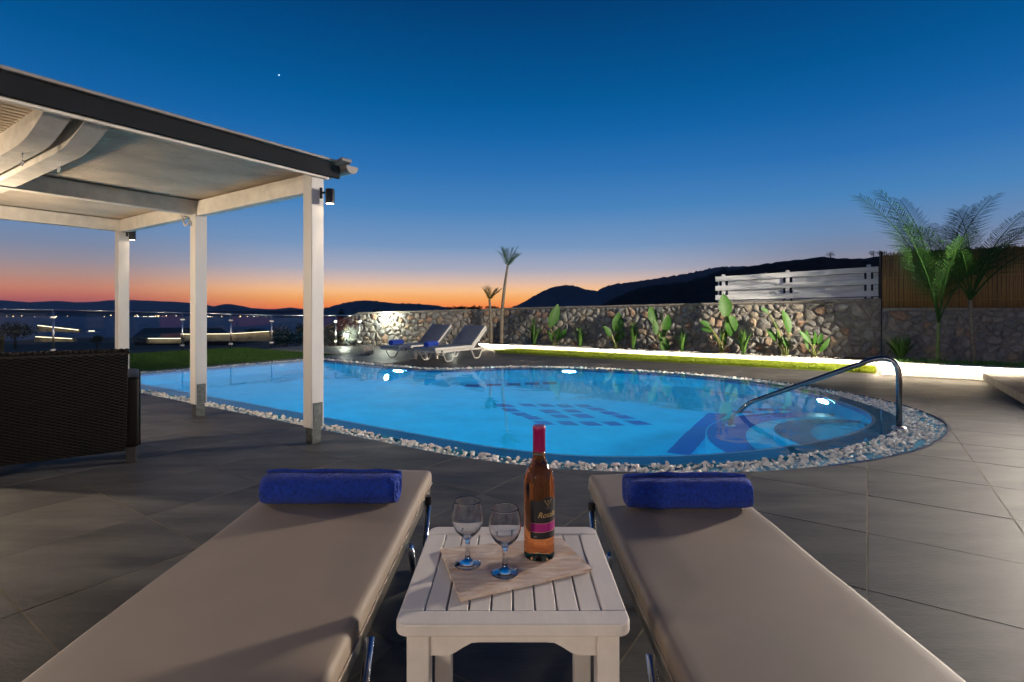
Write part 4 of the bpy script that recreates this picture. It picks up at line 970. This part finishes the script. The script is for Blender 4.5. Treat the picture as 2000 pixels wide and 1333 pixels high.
def towel(label, loc, rz, length, rad, square=0.0, seed=1):
    r_ = random.Random(seed); nt_, nl = 150, 22; turns = 4.2; V = []
    def prof(t, off):
        th = t * turns * 2 * math.pi; r = .010 + (rad - .010) * t + off; x, z = math.cos(th) * r, math.sin(th) * r
        if square:
            k = r / rad; e = 1 / max(1e-6, (abs(math.cos(th)) ** 4 + abs(math.sin(th)) ** 4) ** .25); q = 1 + (e - 1) * square * k; x *= q * 1.06; z *= q * .98
        return x, z
    pitch = (rad - .010) / turns; mb = MB()
    for side, off in ((0, 0.0), (1, -pitch * .80)):
        for i in range(nt_ + 1):
            t = .06 + .94 * i / nt_
            for j in range(nl + 1):
                u = j / nl; x, z = prof(t, off); edge = (abs(u - .5) * 2) ** 8
                k = 1 - .10 * edge * t; wob = noise.noise((i * .05 + seed, j * .35, side)) * .0035
                y = (u - .5) * length * (1 + .012 * math.sin(t * 19 + seed)); V.append((x * k + wob, y, z * k + wob))
    n1 = (nt_ + 1) * (nl + 1); Fc = []
    for s_ in (0, 1):
        for i in range(nt_):
            for j in range(nl):
                a_ = s_ * n1 + i * (nl + 1) + j; q = (a_, a_ + 1, a_ + nl + 2, a_ + nl + 1); Fc.append(q if s_ else q[::-1])
    for i in range(nt_):
        for j in (0, nl):
            a_ = i * (nl + 1) + j; b_ = a_ + nl + 1; q = (a_, b_, b_ + n1, a_ + n1); Fc.append(q)
    for j in range(nl): a_ = nt_ * (nl + 1) + j; Fc.append((a_, a_ + 1, a_ + 1 + n1, a_ + n1))
    mb.add(V, Fc); o = mb.build('rolled_towel', M['towel'], smooth=True, fix=True); o.rotation_euler = (0, 0, rz); tag(o, label, 'towel', 'rolled blue towels on the loungers')
    zmin = min(v_[2] for v_ in V); o.location = Vector(loc) + Vector((0, 0, -zmin - .002)); return o
towel('plump round rolled blue towel on the left foreground lounger', (-.716, 2.075, .32), R(90), .53, .069, .25, 1)
towel('squarish folded-roll blue towel on the right foreground lounger', (.682, 2.035, .32), R(91), .475, .066, .95, 2)
for f_, lb, sd in ((f2, 'small blue towel roll on the far lounger nearer the slender palms', 3), (f1, 'small blue towel roll on the left one of the far loungers', 4)):
    p = f_ + BX * .22; towel(lb, (p.x, p.y, .32), ROT_B + math.pi / 2 + .25, .46, .066, 0, sd)

# ================================================================== TABLES
def side_table(label, loc, rz, S=.456, H=.48, slats=8):
    t = thing('side_table', label, 'side table', 'white side tables', loc=loc, rz=rz); h = S / 2; th = .024; bd = .049; m = M['table']
    # frame of the top with rounded corners: four rails
    bm = bmesh.new(); bmesh.ops.create_cube(bm, size=1); bmesh.ops.scale(bm, vec=(S, bd, th), verts=bm.verts)
    def rail(c, d, corner_axis):
        bm = bmesh.new(); bmesh.ops.create_cube(bm, size=1); bmesh.ops.scale(bm, vec=d, verts=bm.verts)
        ed = [e for e in bm.edges if abs(e.verts[0].co.z - e.verts[1].co.z) > .01 and ((e.verts[0].co.y * corner_axis) > 0)]
        if corner_axis: bmesh.ops.bevel(bm, geom=ed, offset=.026, segments=6, profile=.5, affect='EDGES')
        bmesh.ops.bevel(bm, geom=[e for e in bm.edges if e.calc_face_angle(0) > .7], offset=.003, segments=2, profile=.5, affect='EDGES')
        bmesh.ops.translate(bm, vec=c, verts=bm.verts); return MB().bm(bm)
    rail((0, -h + bd / 2, H - th / 2), (S, bd, th), -1).build('top_rail', m, t); rail((0, h - bd / 2, H - th / 2), (S, bd, th), 1).build('top_rail', m, t)
    for sx in (-1, 1): rail((sx * (h - bd / 2), 0, H - th / 2 - .0006), (bd, S - 2 * bd - .0008, th), 0).build('top_rail', m, t)
    inner = S - 2 * bd; pw = inner / slats
    for k in range(slats):
        x = -inner / 2 + pw * (k + .5); MB().box((x, 0, H - th / 2 - .001), (pw - .0034, inner - .002, th * .9), None, .0022).build('slat', m, t)
    lw = .044; li = h - .020 - lw / 2
    for sx in (-1, 1):
        for sy in (-1, 1): MB().box((sx * li, sy * li, (H - th) / 2), (lw, lw, H - th - .0005), None, .003).build('leg', m, t)
    for ax in (0, 1):
        for s_ in (-1, 1):                        # aprons with an arched lower edge
            w_ = 2 * li - lw; n = 20; v = []; top = H - th - .001
            for i in range(n + 1):
                x = -w_ / 2 + w_ * i / n; u = abs(x) / (w_ / 2); a_ = min(1, max(0, (.80 - u) / .35)); low = top - .052 + .026 * (a_ * a_ * (3 - 2 * a_))
                for y in (-.010, .010): v += [(x, y, low), (x, y, top)]
            f = []
            for i in range(n): o_ = 4 * i; f += [(o_, o_ + 4, o_ + 5, o_ + 1), (o_ + 2, o_ + 3, o_ + 7, o_ + 6), (o_, o_ + 2, o_ + 6, o_ + 4)]
            m3 = Matrix.Rotation(R(90) * ax, 4, 'Z'); off = Vector((0, s_ * (li + .004), 0)); mb = MB().add(v, f); mb.v = [tuple(m3 @ (Vector(q) + off)) for q in mb.v]
            mb.build('apron', m, t, fix=True)
    return t
TBL = side_table('whitewashed slatted side table in the foreground holding bottle and glasses', (.002, 1.2265, 0), 0)
tp = f2 + AX * .53 + BX * .62
side_table('small white side table between the two far loungers', tp, ROT_B, .42, .27, 7)
# cloth
TZ = .48
cq = [Vector((-.181, 1.308, 0)), Vector((.128, 1.372, 0)), Vector((.186, 1.205, 0)), Vector((-.106, 1.077, 0))]
mb = MB(); n = 26; V = []; 
for sd in (0, 1):
    for i in range(n + 1):
        for j in range(n + 1):
            u, v_ = i / n, j / n; p = (cq[0] * (1 - u) + cq[1] * u) * (1 - v_) + (cq[3] * (1 - u) + cq[2] * u) * v_
            fr_ = (.004 * noise.noise((i * .9, j * .9, 3)) if i in (0, n) else 0); crease = -.0012 * (abs((u * 4) % 1 - .5) > .47)
            z = .0062 + .0016 * noise.noise((u * 5, v_ * 5, 1)) + crease if sd == 0 else .0004
            V.append((p.x + fr_, p.y, TZ + z + (.002 * noise.noise((u * 3, v_ * 9, 7)) * (sd == 0))))
m_ = (n + 1) ** 2; Fc = []
for i in range(n):
    for j in range(n): a_ = i * (n + 1) + j; Fc += [(a_, a_ + 1, a_ + n + 2, a_ + n + 1), (m_ + a_, m_ + a_ + n + 1, m_ + a_ + n + 2, m_ + a_ + 1)]
for k in range(n):
    for a_, b_ in ((k, k + 1), (n * (n + 1) + k + 1, n * (n + 1) + k), ((k + 1) * (n + 1), k * (n + 1)), (k * (n + 1) + n, (k + 1) * (n + 1) + n)): Fc.append((a_, b_, m_ + b_, m_ + a_))
mb.add([(a - cq[3].x, b - cq[3].y, c - TZ) for a, b, c in V], Fc); o = mb.build('folded_cloth', M['cloth'], smooth=True, fix=True, auto=50); o.location = (cq[3].x, cq[3].y, TZ); tag(o, 'folded beige woven cloth under the glasses and bottle', 'cloth')
CZ = TZ + .0082
def wine_glass(label, x, y, s=1.0):
    outer = [(0, 0), (.031, 0), (.0325, .0015), (.031, .003), (.018, .007), (.0075, .012), (.0056, .022), (.0050, .040), (.0062, .056), (.010, .063), (.020, .071), (.030, .083), (.0365, .099), (.0378, .112), (.0355, .130), (.0312, .148), (.0306, .1502)]
    inner = [(.0298, .1500), (.0304, .147), (.0345, .130), (.0367, .112), (.0353, .099), (.0287, .0845), (.018, .0735), (.007, .068), (0, .0668)]
    o = MB().lathe([(r * s, z * s) for r, z in outer + inner], n=48).build('wine_glass', M['glass'], smooth=True, fix=True); o.location = (x, y, CZ); tag(o, label, 'wine glass', 'empty wine glasses'); return o
wine_glass('empty stemmed wine glass, left of the two on the cloth', -.104, 1.222, .99); wine_glass('empty stemmed wine glass nearer the bottle', -.016, 1.182, .98)
# bottle
bt = thing('wine_bottle', 'full rose wine bottle with magenta capsule and black label', 'bottle', loc=(.0655, 1.262, CZ))
bp = [(0, .012), (.014, .010), (.024, .003), (.031, 0), (.0355, .003), (.037, .010), (.037, .175), (.0362, .190), (.032, .206), (.024, .220), (.0175, .231), (.0150, .243), (.0143, .26), (.0140, .30), (0, .30)]
MB().lathe(bp, n=56).build('glass_body', M['wine'], bt, smooth=True, fix=True)
MB().lathe([(.0146, .2475), (.0158, .247), (.0158, .2525), (.0146, .253)], n=32).build('neck_ring', M['glass'], bt, smooth=True)
MB().lathe([(.0148, .254), (.0153, .2545), (.0150, .302), (.0158, .3035), (.0158, .313), (.0145, .3155), (0, .3155)], n=36).build('capsule', M['capsule'], bt, smooth=True, auto=50)
# label faces right of the camera: centre angle measured from the viewing side
LC = R(-90 + 32); LH = R(68)
def lab(z0, z1, r, m, name, a0=LC - LH, a1=LC + LH): return MB().lathe([(r, z0), (r, z1)], n=40, a0=a0, a1=a1).build(name, M[m], bt, smooth=True)
lb = lab(.056, .146, .0374, 'label_black', 'label')
def crest():
    v = []; n = 20
    for i in range(n + 1):
        u = -1 + 2 * i / n; an = LC + u * R(26); top = .146 + .008 * math.sqrt(max(0, 1 - u * u)); v += [(.0374 * math.cos(an), .0374 * math.sin(an), .1455), (.0374 * math.cos(an), .0374 * math.sin(an), top)]
    return MB().add(v, [(2 * i, 2 * i + 2, 2 * i + 3, 2 * i + 1) for i in range(n)])
crest().build('label_crest', M['label_black'], lb, smooth=True)
for nm, z0, z1, mm, rr in (('label_band', .0725, .0925, 'label_pink', .03755), ('gold_line', .0925, .0932, 'gold', .0376), ('gold_line', .0718, .0725, 'gold', .0376)):
    o = MB().lathe([(rr, z0), (rr, z1)], n=40, a0=LC - LH + .01, a1=LC + LH - .01).build(nm, M[mm], lb, smooth=True)
def wrap_text(txt, size, zc, ang, m, shear=0.0, r=.0377):
    cu = bpy.data.curves.new('lettering', 'FONT'); cu.body = txt; cu.size = size; cu.align_x = 'CENTER'; cu.align_y = 'CENTER'; cu.shear = shear; cu.resolution_u = 3
    o = bpy.data.objects.new('lettering', cu); COL.objects.link(o); dg = bpy.context.evaluated_depsgraph_get(); me = bpy.data.meshes.new_from_object(o.evaluated_get(dg)); bpy.data.objects.remove(o)
    bm = bmesh.new(); bm.from_mesh(me); bmesh.ops.subdivide_edges(bm, edges=[e for e in bm.edges if e.calc_length() > .004], cuts=2)
    for v_ in bm.verts: an = ang + v_.co.x / r; v_.co = (r * math.cos(an), r * math.sin(an), zc + v_.co.y)
    bm.to_mesh(me); bm.free(); link('lettering', me, M[m], lb)
wrap_text('Rosalia', .0185, .112, LC - .02, 'gold', .35); wrap_text('T', .012, .141, LC, 'gold'); wrap_text('TSIPIN', .0042, .1275, LC, 'label_grey')
wrap_text('2014', .0036, .0615, LC - .85, 'label_grey')
for s_ in (-1, 1):
    pts = [(LC + s_ * .26, .148), (LC + s_ * .27, .1465), (LC + .012 * s_, .1315), (LC, .1325)]; MB().add([(.03772 * math.cos(a), .03772 * math.sin(a), z) for a, z in pts], [(0, 1, 2, 3)]).build('emblem_line', M['gold'], lb)

# ================================================================== WICKER ARMCHAIRS
def armchair(label, loc, rz, lime=False):
    """local: back panel faces -y, chair faces +y; origin at the floor under the back, right corner"""
    t = thing('wicker_armchair', label, 'armchair', 'wicker armchairs under the pergola', loc=loc, rz=rz); wd = .72; H = .79; m = M['wicker']
    core = MB(); 
    v = [(0, .02, .09), (-wd, .02, .09), (-wd - .01, -.05, H), (.015, -.05, H), (0, .08, .09), (-wd, .08, .09), (-wd - .01, .02, H), (.015, .02, H)]
    core.add(v, [(0, 1, 2, 3), (5, 4, 7, 6), (1, 5, 6, 2), (4, 0, 3, 7), (3, 2, 6, 7), (0, 4, 5, 1)]).build('back_core', M['wicker_dark'], t, fix=True)
    mb = MB(); rows, cols = 64, 26
    for r_i in range(rows):
        f0 = (r_i + .5) / rows; z = .095 + (H - .105) * f0; hh = (H - .1) / rows * .46; n = cols * 4; v = []; x0, x1 = .012 * f0, -wd - .008 * f0; yb = .018 - .07 * f0
        for i in range(n + 1):
            u = i / n; x = x0 + (x1 - x0) * u; y = yb - .006 - .0065 * math.sin(u * cols * math.pi + (r_i % 2) * math.pi); v += [(x, y, z - hh), (x, y - .002, z), (x, y, z + hh)]
        mb.add(v, [q for i in range(n) for q in ((3 * i, 3 * i + 3, 3 * i + 4, 3 * i + 1), (3 * i + 1, 3 * i + 4, 3 * i + 5, 3 * i + 2))])
    o = mb.build('back_weave', m, t, smooth=True); o['kind'] = 'stuff'
    # braided top edge
    mb = MB()
    for ph in (0, math.pi):
        mb.tube([(.018 - (wd + .03) * i / 90, -.018 + .016 * math.cos(i * .9 + ph), H + .006 + .012 * math.sin(i * .9 + ph)) for i in range(91)], .012, 6)
    mb.build('braided_edge', m, t, smooth=True)
    for sx, x in ((1, .03), (-1, -wd - .03)):       # arms: woven side boxes
        a_ = MB().box((x, .36, .36), (.10, .70, .50), None, .025, 3).build('arm', m, t, smooth=True, auto=40)
        w2 = MB()
        for r_i in range(44):
            z = .12 + .011 * r_i; n = 60; v = []
            for i in range(n + 1):
                y = .02 + .68 * i / n; xx = x + sx * (.051 + .005 * math.sin(i * math.pi / 2 + (r_i % 2) * math.pi)); v += [(xx, y, z - .005), (xx, y, z + .005)]
            w2.add(v, [(2 * i, 2 * i + 2, 2 * i + 3, 2 * i + 1) for i in range(n)])
        o = w2.build('arm_weave', m, a_, smooth=True); o['kind'] = 'stuff'
        for y in (.04, .66): MB().box((x, y, .055), (.06, .06, .11), None, .006).build('foot', M['wicker_dark'], t)
    MB().box((-wd / 2, .38, .24), (wd, .62, .22), None, .02).build('seat_base', m, t)
    MB().box((-wd / 2, .40, .40), (wd - .06, .60, .12), None, .04, 4).build('seat_cushion', M['cushion'], t, smooth=True)
    MB().box((-wd / 2, .13, .60), (wd - .08, .12, .36), Matrix.Rotation(R(-8), 3, 'X'), .045, 4).build('back_cushion', M['cushion'], t, smooth=True)
    if lime: MB().box((-wd - .0, .25, .55), (.30, .10, .30), Matrix.Rotation(.5, 3, 'Y'), .04, 4).build('lime_cushion', M['lime'], t, smooth=True)
    return t
cr = G(246, 907); cl = G(2, 934); ang = math.atan2((cr - cl).y, (cr - cl).x)
armchair('dark wicker armchair in the left foreground, its woven back to the camera', cr, ang + R(8))
armchair('wicker armchair farther back at the left edge, only its backrest showing', Vector((-5.62, 5.75, 0)), ang + .5)

# ================================================================== LAMPS
def garden_lamp(px, py, Y, label, energy, r=.05, name='wall_lamp', aim=(0, -1, -.3)):
    p = D(px, py, Y); t = thing(name, label, 'lamp', 'garden lamps by the far wall', loc=p)
    MB().lathe([(0, .0), (r * 1.0, .0), (r * .95, -.03), (r * .5, -.05), (0, -.05)], n=18).xf(Matrix.Rotation(R(80), 4, 'X')).build('lamp_body', M['lamp_black'], t, smooth=True)
    MB().lathe([(0, .014), (r * .6, .010), (r * .92, .001)], n=18).xf(Matrix.Rotation(R(80), 4, 'X')).build('lens', M['wall_glow'], t, smooth=True)
    light('garden_light', 'POINT', p + Vector((0, -.16, .0)), energy, (.93, 1.0, .82), .05); return t
garden_lamp(756, 619, 15.98, 'bright floodlight mounted high on the far stone wall', 70)
garden_lamp(675, 655, 16.15, 'round floodlight low on the wall behind the glass fence', 35)
garden_lamp(629, 668, 16.9, 'small garden spotlight at the lawn corner beyond the fence', 2, .03)
garden_lamp(886, 671, 13.6, 'low garden spotlight behind the far loungers', 5, .03, 'ground_spotlight')
# lamp post in the bed just beyond the right edge of the view: throws the long shadows
lp = thing('lamp_post', 'black garden lamp post at the end of the planting bed', 'lamp', loc=(10.7, 8.4, .1))
MB().tube([(0, 0, 0), (0, 0, 2.95)], .03, 10).build('pole', M['lamp_black'], lp, smooth=True)
MB().box((-.08, -.04, 2.98), (.26, .18, .10), Matrix.Rotation(.4, 3, 'Z'), .015).build('lamp_head', M['lamp_black'], lp)
MB().box((-.10, -.05, 2.926), (.18, .12, .008), Matrix.Rotation(.4, 3, 'Z')).build('lens', M['lamp_glow'], lp)
light('post_light', 'SPOT', (10.57, 8.33, 2.95), 8500, (1.0, .88, .74), .36, (-.8, 2.6, 1.7), 48, 1.0)
lq = thing('lamp_post', 'added black lamp post on the raised platform, standing in for a flash', 'lamp', loc=(9.3, 5.8, .11))  # unseen added post standing in for flash light on wall and plants
MB().tube([(0, 0, 0), (0, 0, 2.55)], .03, 10).build('pole', M['lamp_black'], lq, smooth=True)
MB().box((-.06, .08, 2.58), (.18, .26, .10), Matrix.Rotation(.5, 3, 'Z'), .015).build('lamp_head', M['lamp_black'], lq)
MB().box((-.07, .09, 2.526), (.12, .18, .008), Matrix.Rotation(.5, 3, 'Z')).build('lens', M['lamp_glow'], lq)
light('post_light', 'SPOT', (9.2, 5.95, 2.58), 7000, (1.0, .88, .70), .06, (1.2, 12.9, .9), 56, .6)
# pergola lamp beyond the left edge and the villa behind the camera with its wall lamps
pl = thing('pergola_lamp', 'round ceiling lamp under the pergola roof', 'lamp', loc=W(5.9, .2, PZ + .0))
MB().tube([(0, 0, 0), (0, 0, -.46)], .006, 6).build('cord', M['lamp_black'], pl)
MB().lathe([(.09 * math.sin(q * math.pi / 14), -.53 + .09 * math.cos(q * math.pi / 14)) for q in range(15)], n=24).build('globe', M['lamp_glow'], pl, smooth=True)
light('pergola_light', 'POINT', W(5.9, .2, PZ - .70), 230, WARM, .06)
vl = thing('villa', 'pale plastered villa front behind the viewer', 'house', loc=(0, -4.2, 0))
MB().box((0, -.15, 1.7), (15, .3, 3.6)).build('wall', M['plaster'], vl)
MB().box((1.2, .01, 1.08), (2.4, .03, 2.1)).build('door', M['lamp_black'], vl)
for x in (-3.2, 3.4):
    t = thing('villa_wall_lamp', 'wall lamp on the villa front, %s of the door' % ('left' if x < 0 else 'right'), 'lamp', loc=(x, -4.18, 2.3))
    MB().box((0, .05, 0), (.12, .10, .22), None, .01).build('lamp_body', M['lamp_black'], t); MB().box((0, .108, 0), (.09, .012, .18), None, .004).build('lens', M['lamp_glow'], t)
    light('villa_light', 'POINT', (x, -3.9, 2.3), 450 if x < 0 else 250, (1.0, .85, .70), .16)

# ================================================================== BEYOND THE GARDEN
def leaf_blob(mb, c, r, n, rr, leaf):
    for _ in range(n):
        d = Vector((rr.gauss(0, 1), rr.gauss(0, 1), rr.gauss(0, 1))).normalized(); k = rr.uniform(.45, 1.0) * (1 + .35 * noise.noise(d * 2 + c)); p = c + Vector((d.x * r[0], d.y * r[1], d.z * r[2])) * k
        u = Vector((rr.gauss(0, 1), rr.gauss(0, 1), rr.gauss(0, 1))).normalized() * leaf; w_ = u.orthogonal().normalized() * leaf * .6; mb.add([p - u, p + w_, p + u, p - w_], [(0, 1, 2, 3)])
def shrub(name, label, px, py_top, py_bot, Y, wpx, seed, cat='shrub', n=500, group='dark shrubs beyond the garden', trunk=True):
    rr = random.Random(seed); top = D(px, py_top, Y); bot = D(px, py_bot, Y); s = Y / F; h = top.z - bot.z; t = thing(name, label, cat, group, loc=bot)
    mb = MB(); leaf = max(.05, h * .05)
    for k in range(5):
        c = Vector((rr.uniform(-.3, .3) * wpx * s, rr.uniform(-.3, .3) * wpx * s, h * rr.uniform(.5, .8))); leaf_blob(mb, c, (wpx * s * .34, wpx * s * .3, h * .30), n // 5, rr, leaf)
    mb.build('crown', M['dark_leaf'], t)
    if trunk: MB().tube([(0, 0, -h * .25), (0, 0, h * .6)], [h * .05, h * .03], 6).build('trunk', M['bark'], t)
    return t
for i, (x, y0, y1, Y, w_, lb) in enumerate([(30, 630, 672, 42, 90, 'dark trees beyond the glass fence at the left edge'), (190, 652, 680, 34, 34, 'small dark shrub beyond the fence left of the far pergola post'), (560, 640, 690, 24, 60, 'dark shrub beyond the fence left of the nearest pergola post'),
                                   (600, 632, 690, 26, 50, 'taller dark shrub behind the nearest pergola post'), (490, 640, 660, 60, 60, 'low dark trees beyond the lit neighbouring wall'), (665, 606, 640, 60, 16, 'small round tree in front of the peaked hill'), (735, 603, 625, 70, 10, 'tiny tree on the skyline above the floodlight')]):
    shrub('dark_shrub', lb, x, y0, y1, Y, w_, 70 + i, n=700 if w_ > 40 else 300)
for i, (x, y0, y1, w_, lb) in enumerate([(1622, 492, 506, 16, 'lone round tree on the ridge left of the bamboo screen'), (1706, 490, 506, 16, 'round tree on the ridge beside the screen corner'), (1722, 490, 505, 14, 'ridge tree just left of the bamboo screen'), (1765, 483, 503, 26, 'ridge tree peeking over the bamboo behind the bright palm'), (1965, 474, 500, 34, 'ridge tree above the bamboo at the right edge'), (1415, 520, 530, 16, 'scrubby tree on the ridge above the left end of the board fence')]):
    shrub('ridge_tree', lb, x, y0, y1 + 2, 412, w_, 90 + i, 'tree', 260, 'trees on the hill ridge')
mb = MB(); rr = random.Random(3)
for k in range(26):
    px = rr.uniform(875, 985); Y = 62; c = D(px, 601.5 + rr.uniform(-1.5, 2) + abs(px - 930) * .02, Y); leaf_blob(mb, c, (.35, .35, .22), 60, rr, .08)
o = mb.build('treeline', M['dark_leaf']); kind(o, 'stuff', 'dark scrub showing just above the far wall')
# neighbouring properties below
def lit_strip(t, p, q, Y0, Y1, thick=.025): a_ = D(*p, Y0); b_ = D(*q, Y1); o = t.location; MB().beam(a_ - o, b_ - o, .12, thick).build('led_strip', M['far_led'], t)
M['far_led'] = emit('far_led', (1.0, .82, .52), 5)
nb = thing('neighbour_wall', 'long stone retaining wall with light strip beyond the glass fence', 'wall', loc=D(440, 668, 46))
def quad_wall(t, pts, Y, m, name, th=.4):
    P = [D(x, y, Y) - t.location for x, y in pts]; MB().add(list(P) + [p + Vector((0, th, 0)) for p in P], [(0, 1, 2, 3), (7, 6, 5, 4), (0, 4, 5, 1), (1, 5, 6, 2), (2, 6, 7, 3), (3, 7, 4, 0)]).build(name, m, t, fix=True)
quad_wall(nb, [(352, 667), (538, 667), (538, 648), (352, 654)], 46, M['stone_far'], 'wall_face')
lit_strip(nb, (354, 653), (450, 652.5), 45.8, 45.8); lit_strip(nb, (450, 652.5), (534, 647), 45.8, 45.8)
nb2 = thing('neighbour_wall', 'short lower stone wall with light strip beside the dark roof', 'wall', loc=D(320, 672, 40))
quad_wall(nb2, [(286, 671), (354, 671), (354, 661), (286, 661)], 40, M['stone_far'], 'wall_face'); lit_strip(nb2, (290, 661.5), (352, 661.5), 39.8, 39.8)
nh = thing('neighbour_house', 'low dark-roofed house beyond the glass fence', 'house', loc=D(340, 668, 56))
P = [D(x, y, Y) - nh.location for x, y, Y in ((255, 661, 52), (455, 656, 52), (430, 640, 58), (282, 641, 58), (255, 661, 66), (455, 656, 66))]
MB().add(P, [(0, 1, 2, 3), (4, 3, 2, 5), (0, 3, 4), (1, 5, 2)]).build('roof', M['roof_dark'], nh, fix=True)
quad_wall(nh, [(262, 675), (448, 675), (448, 657), (262, 661)], 53, M['roof_dark'], 'wall', 10)
nl = thing('neighbour_terrace', 'white terrace walls lit by strips at the left beyond the fence', 'terrace', loc=D(110, 668, 50))
quad_wall(nl, [(70, 648), (156, 650), (152, 643), (72, 634)], 60, M['stone_far'], 'upper_wall'); quad_wall(nl, [(66, 668), (145, 668), (140, 660), (70, 656)], 50, M['stone_far'], 'lower_wall')
lit_strip(nl, (74, 636), (153, 645), 59.6, 59.6, .04); lit_strip(nl, (70, 658), (140, 662), 49.6, 49.6, .03)
light('terrace_light', 'POINT', D(112, 655, 47), 10, WARM, .3)
bo = thing('moored_boat', 'small lit boat on the dark sea left of the far pergola post', 'boat', loc=D(181, 650, 1450))
MB().box((0, 0, 1.5), (34, 9, 3.0), None, .9).build('hull', M['plaster'], bo); MB().box((-3, 0, 4.2), (14, 5, 3), None, .5).build('cabin', emit('boat_light', (1, .85, .6), 2.0), bo)
rr = random.Random(9); mb = MB(); mb2 = MB()
for k in range(150):
    c = rr.random(); px = rr.gauss(425, 28) if c < .5 else (rr.gauss(300, 25) if c < .72 else rr.uniform(-10, 640)); py = 619.5 + rr.gauss(0, 1.6) + (2 if 380 < px < 480 else 0); Y = 5600
    p = D(px, py, Y); (mb if rr.random() < .7 else mb2).box(p, (rr.uniform(2.5, 6), 3, rr.uniform(2.5, 5)))
M['town1'] = emit('town_light_warm', (1, .62, .30), 14); M['town2'] = emit('town_light_white', (1, .92, .8), 14)
o = mb.build('town_lights', M['town1']); kind(o, 'stuff', 'warm town lights along the far shore'); o = mb2.build('town_lights', M['town2']); kind(o, 'stuff', 'white town lights along the far shore')
st = MB().lathe([(0, -9), (6.4, -6.4), (9, 0), (6.4, 6.4), (0, 9)], n=10).build('evening_star', emit('star', (.9, .95, 1), 6)); st.location = D(545, 147, 14000); tag(st, 'single bright star high in the blue sky', 'star')

# air between the garden and the far hills
hz = MB().box((0, 8600, 190), (36000, 17600, 560)).build('haze', None); kind(hz, 'stuff', 'thin evening haze over the bay')
hm = bpy.data.materials.new('evening_haze'); hm.use_nodes = True
for n_ in list(hm.node_tree.nodes):
    if n_.type != 'OUTPUT_MATERIAL': hm.node_tree.nodes.remove(n_)
pv = hm.node_tree.nodes.new('ShaderNodeVolumePrincipled'); pv.inputs['Color'].default_value = (.80, .88, 1.0, 1); pv.inputs['Density'].default_value = 2.6e-5
hm.node_tree.links.new(pv.outputs[0], [n_ for n_ in hm.node_tree.nodes if n_.type == 'OUTPUT_MATERIAL'][0].inputs['Volume'])
hz.data.materials.append(hm)
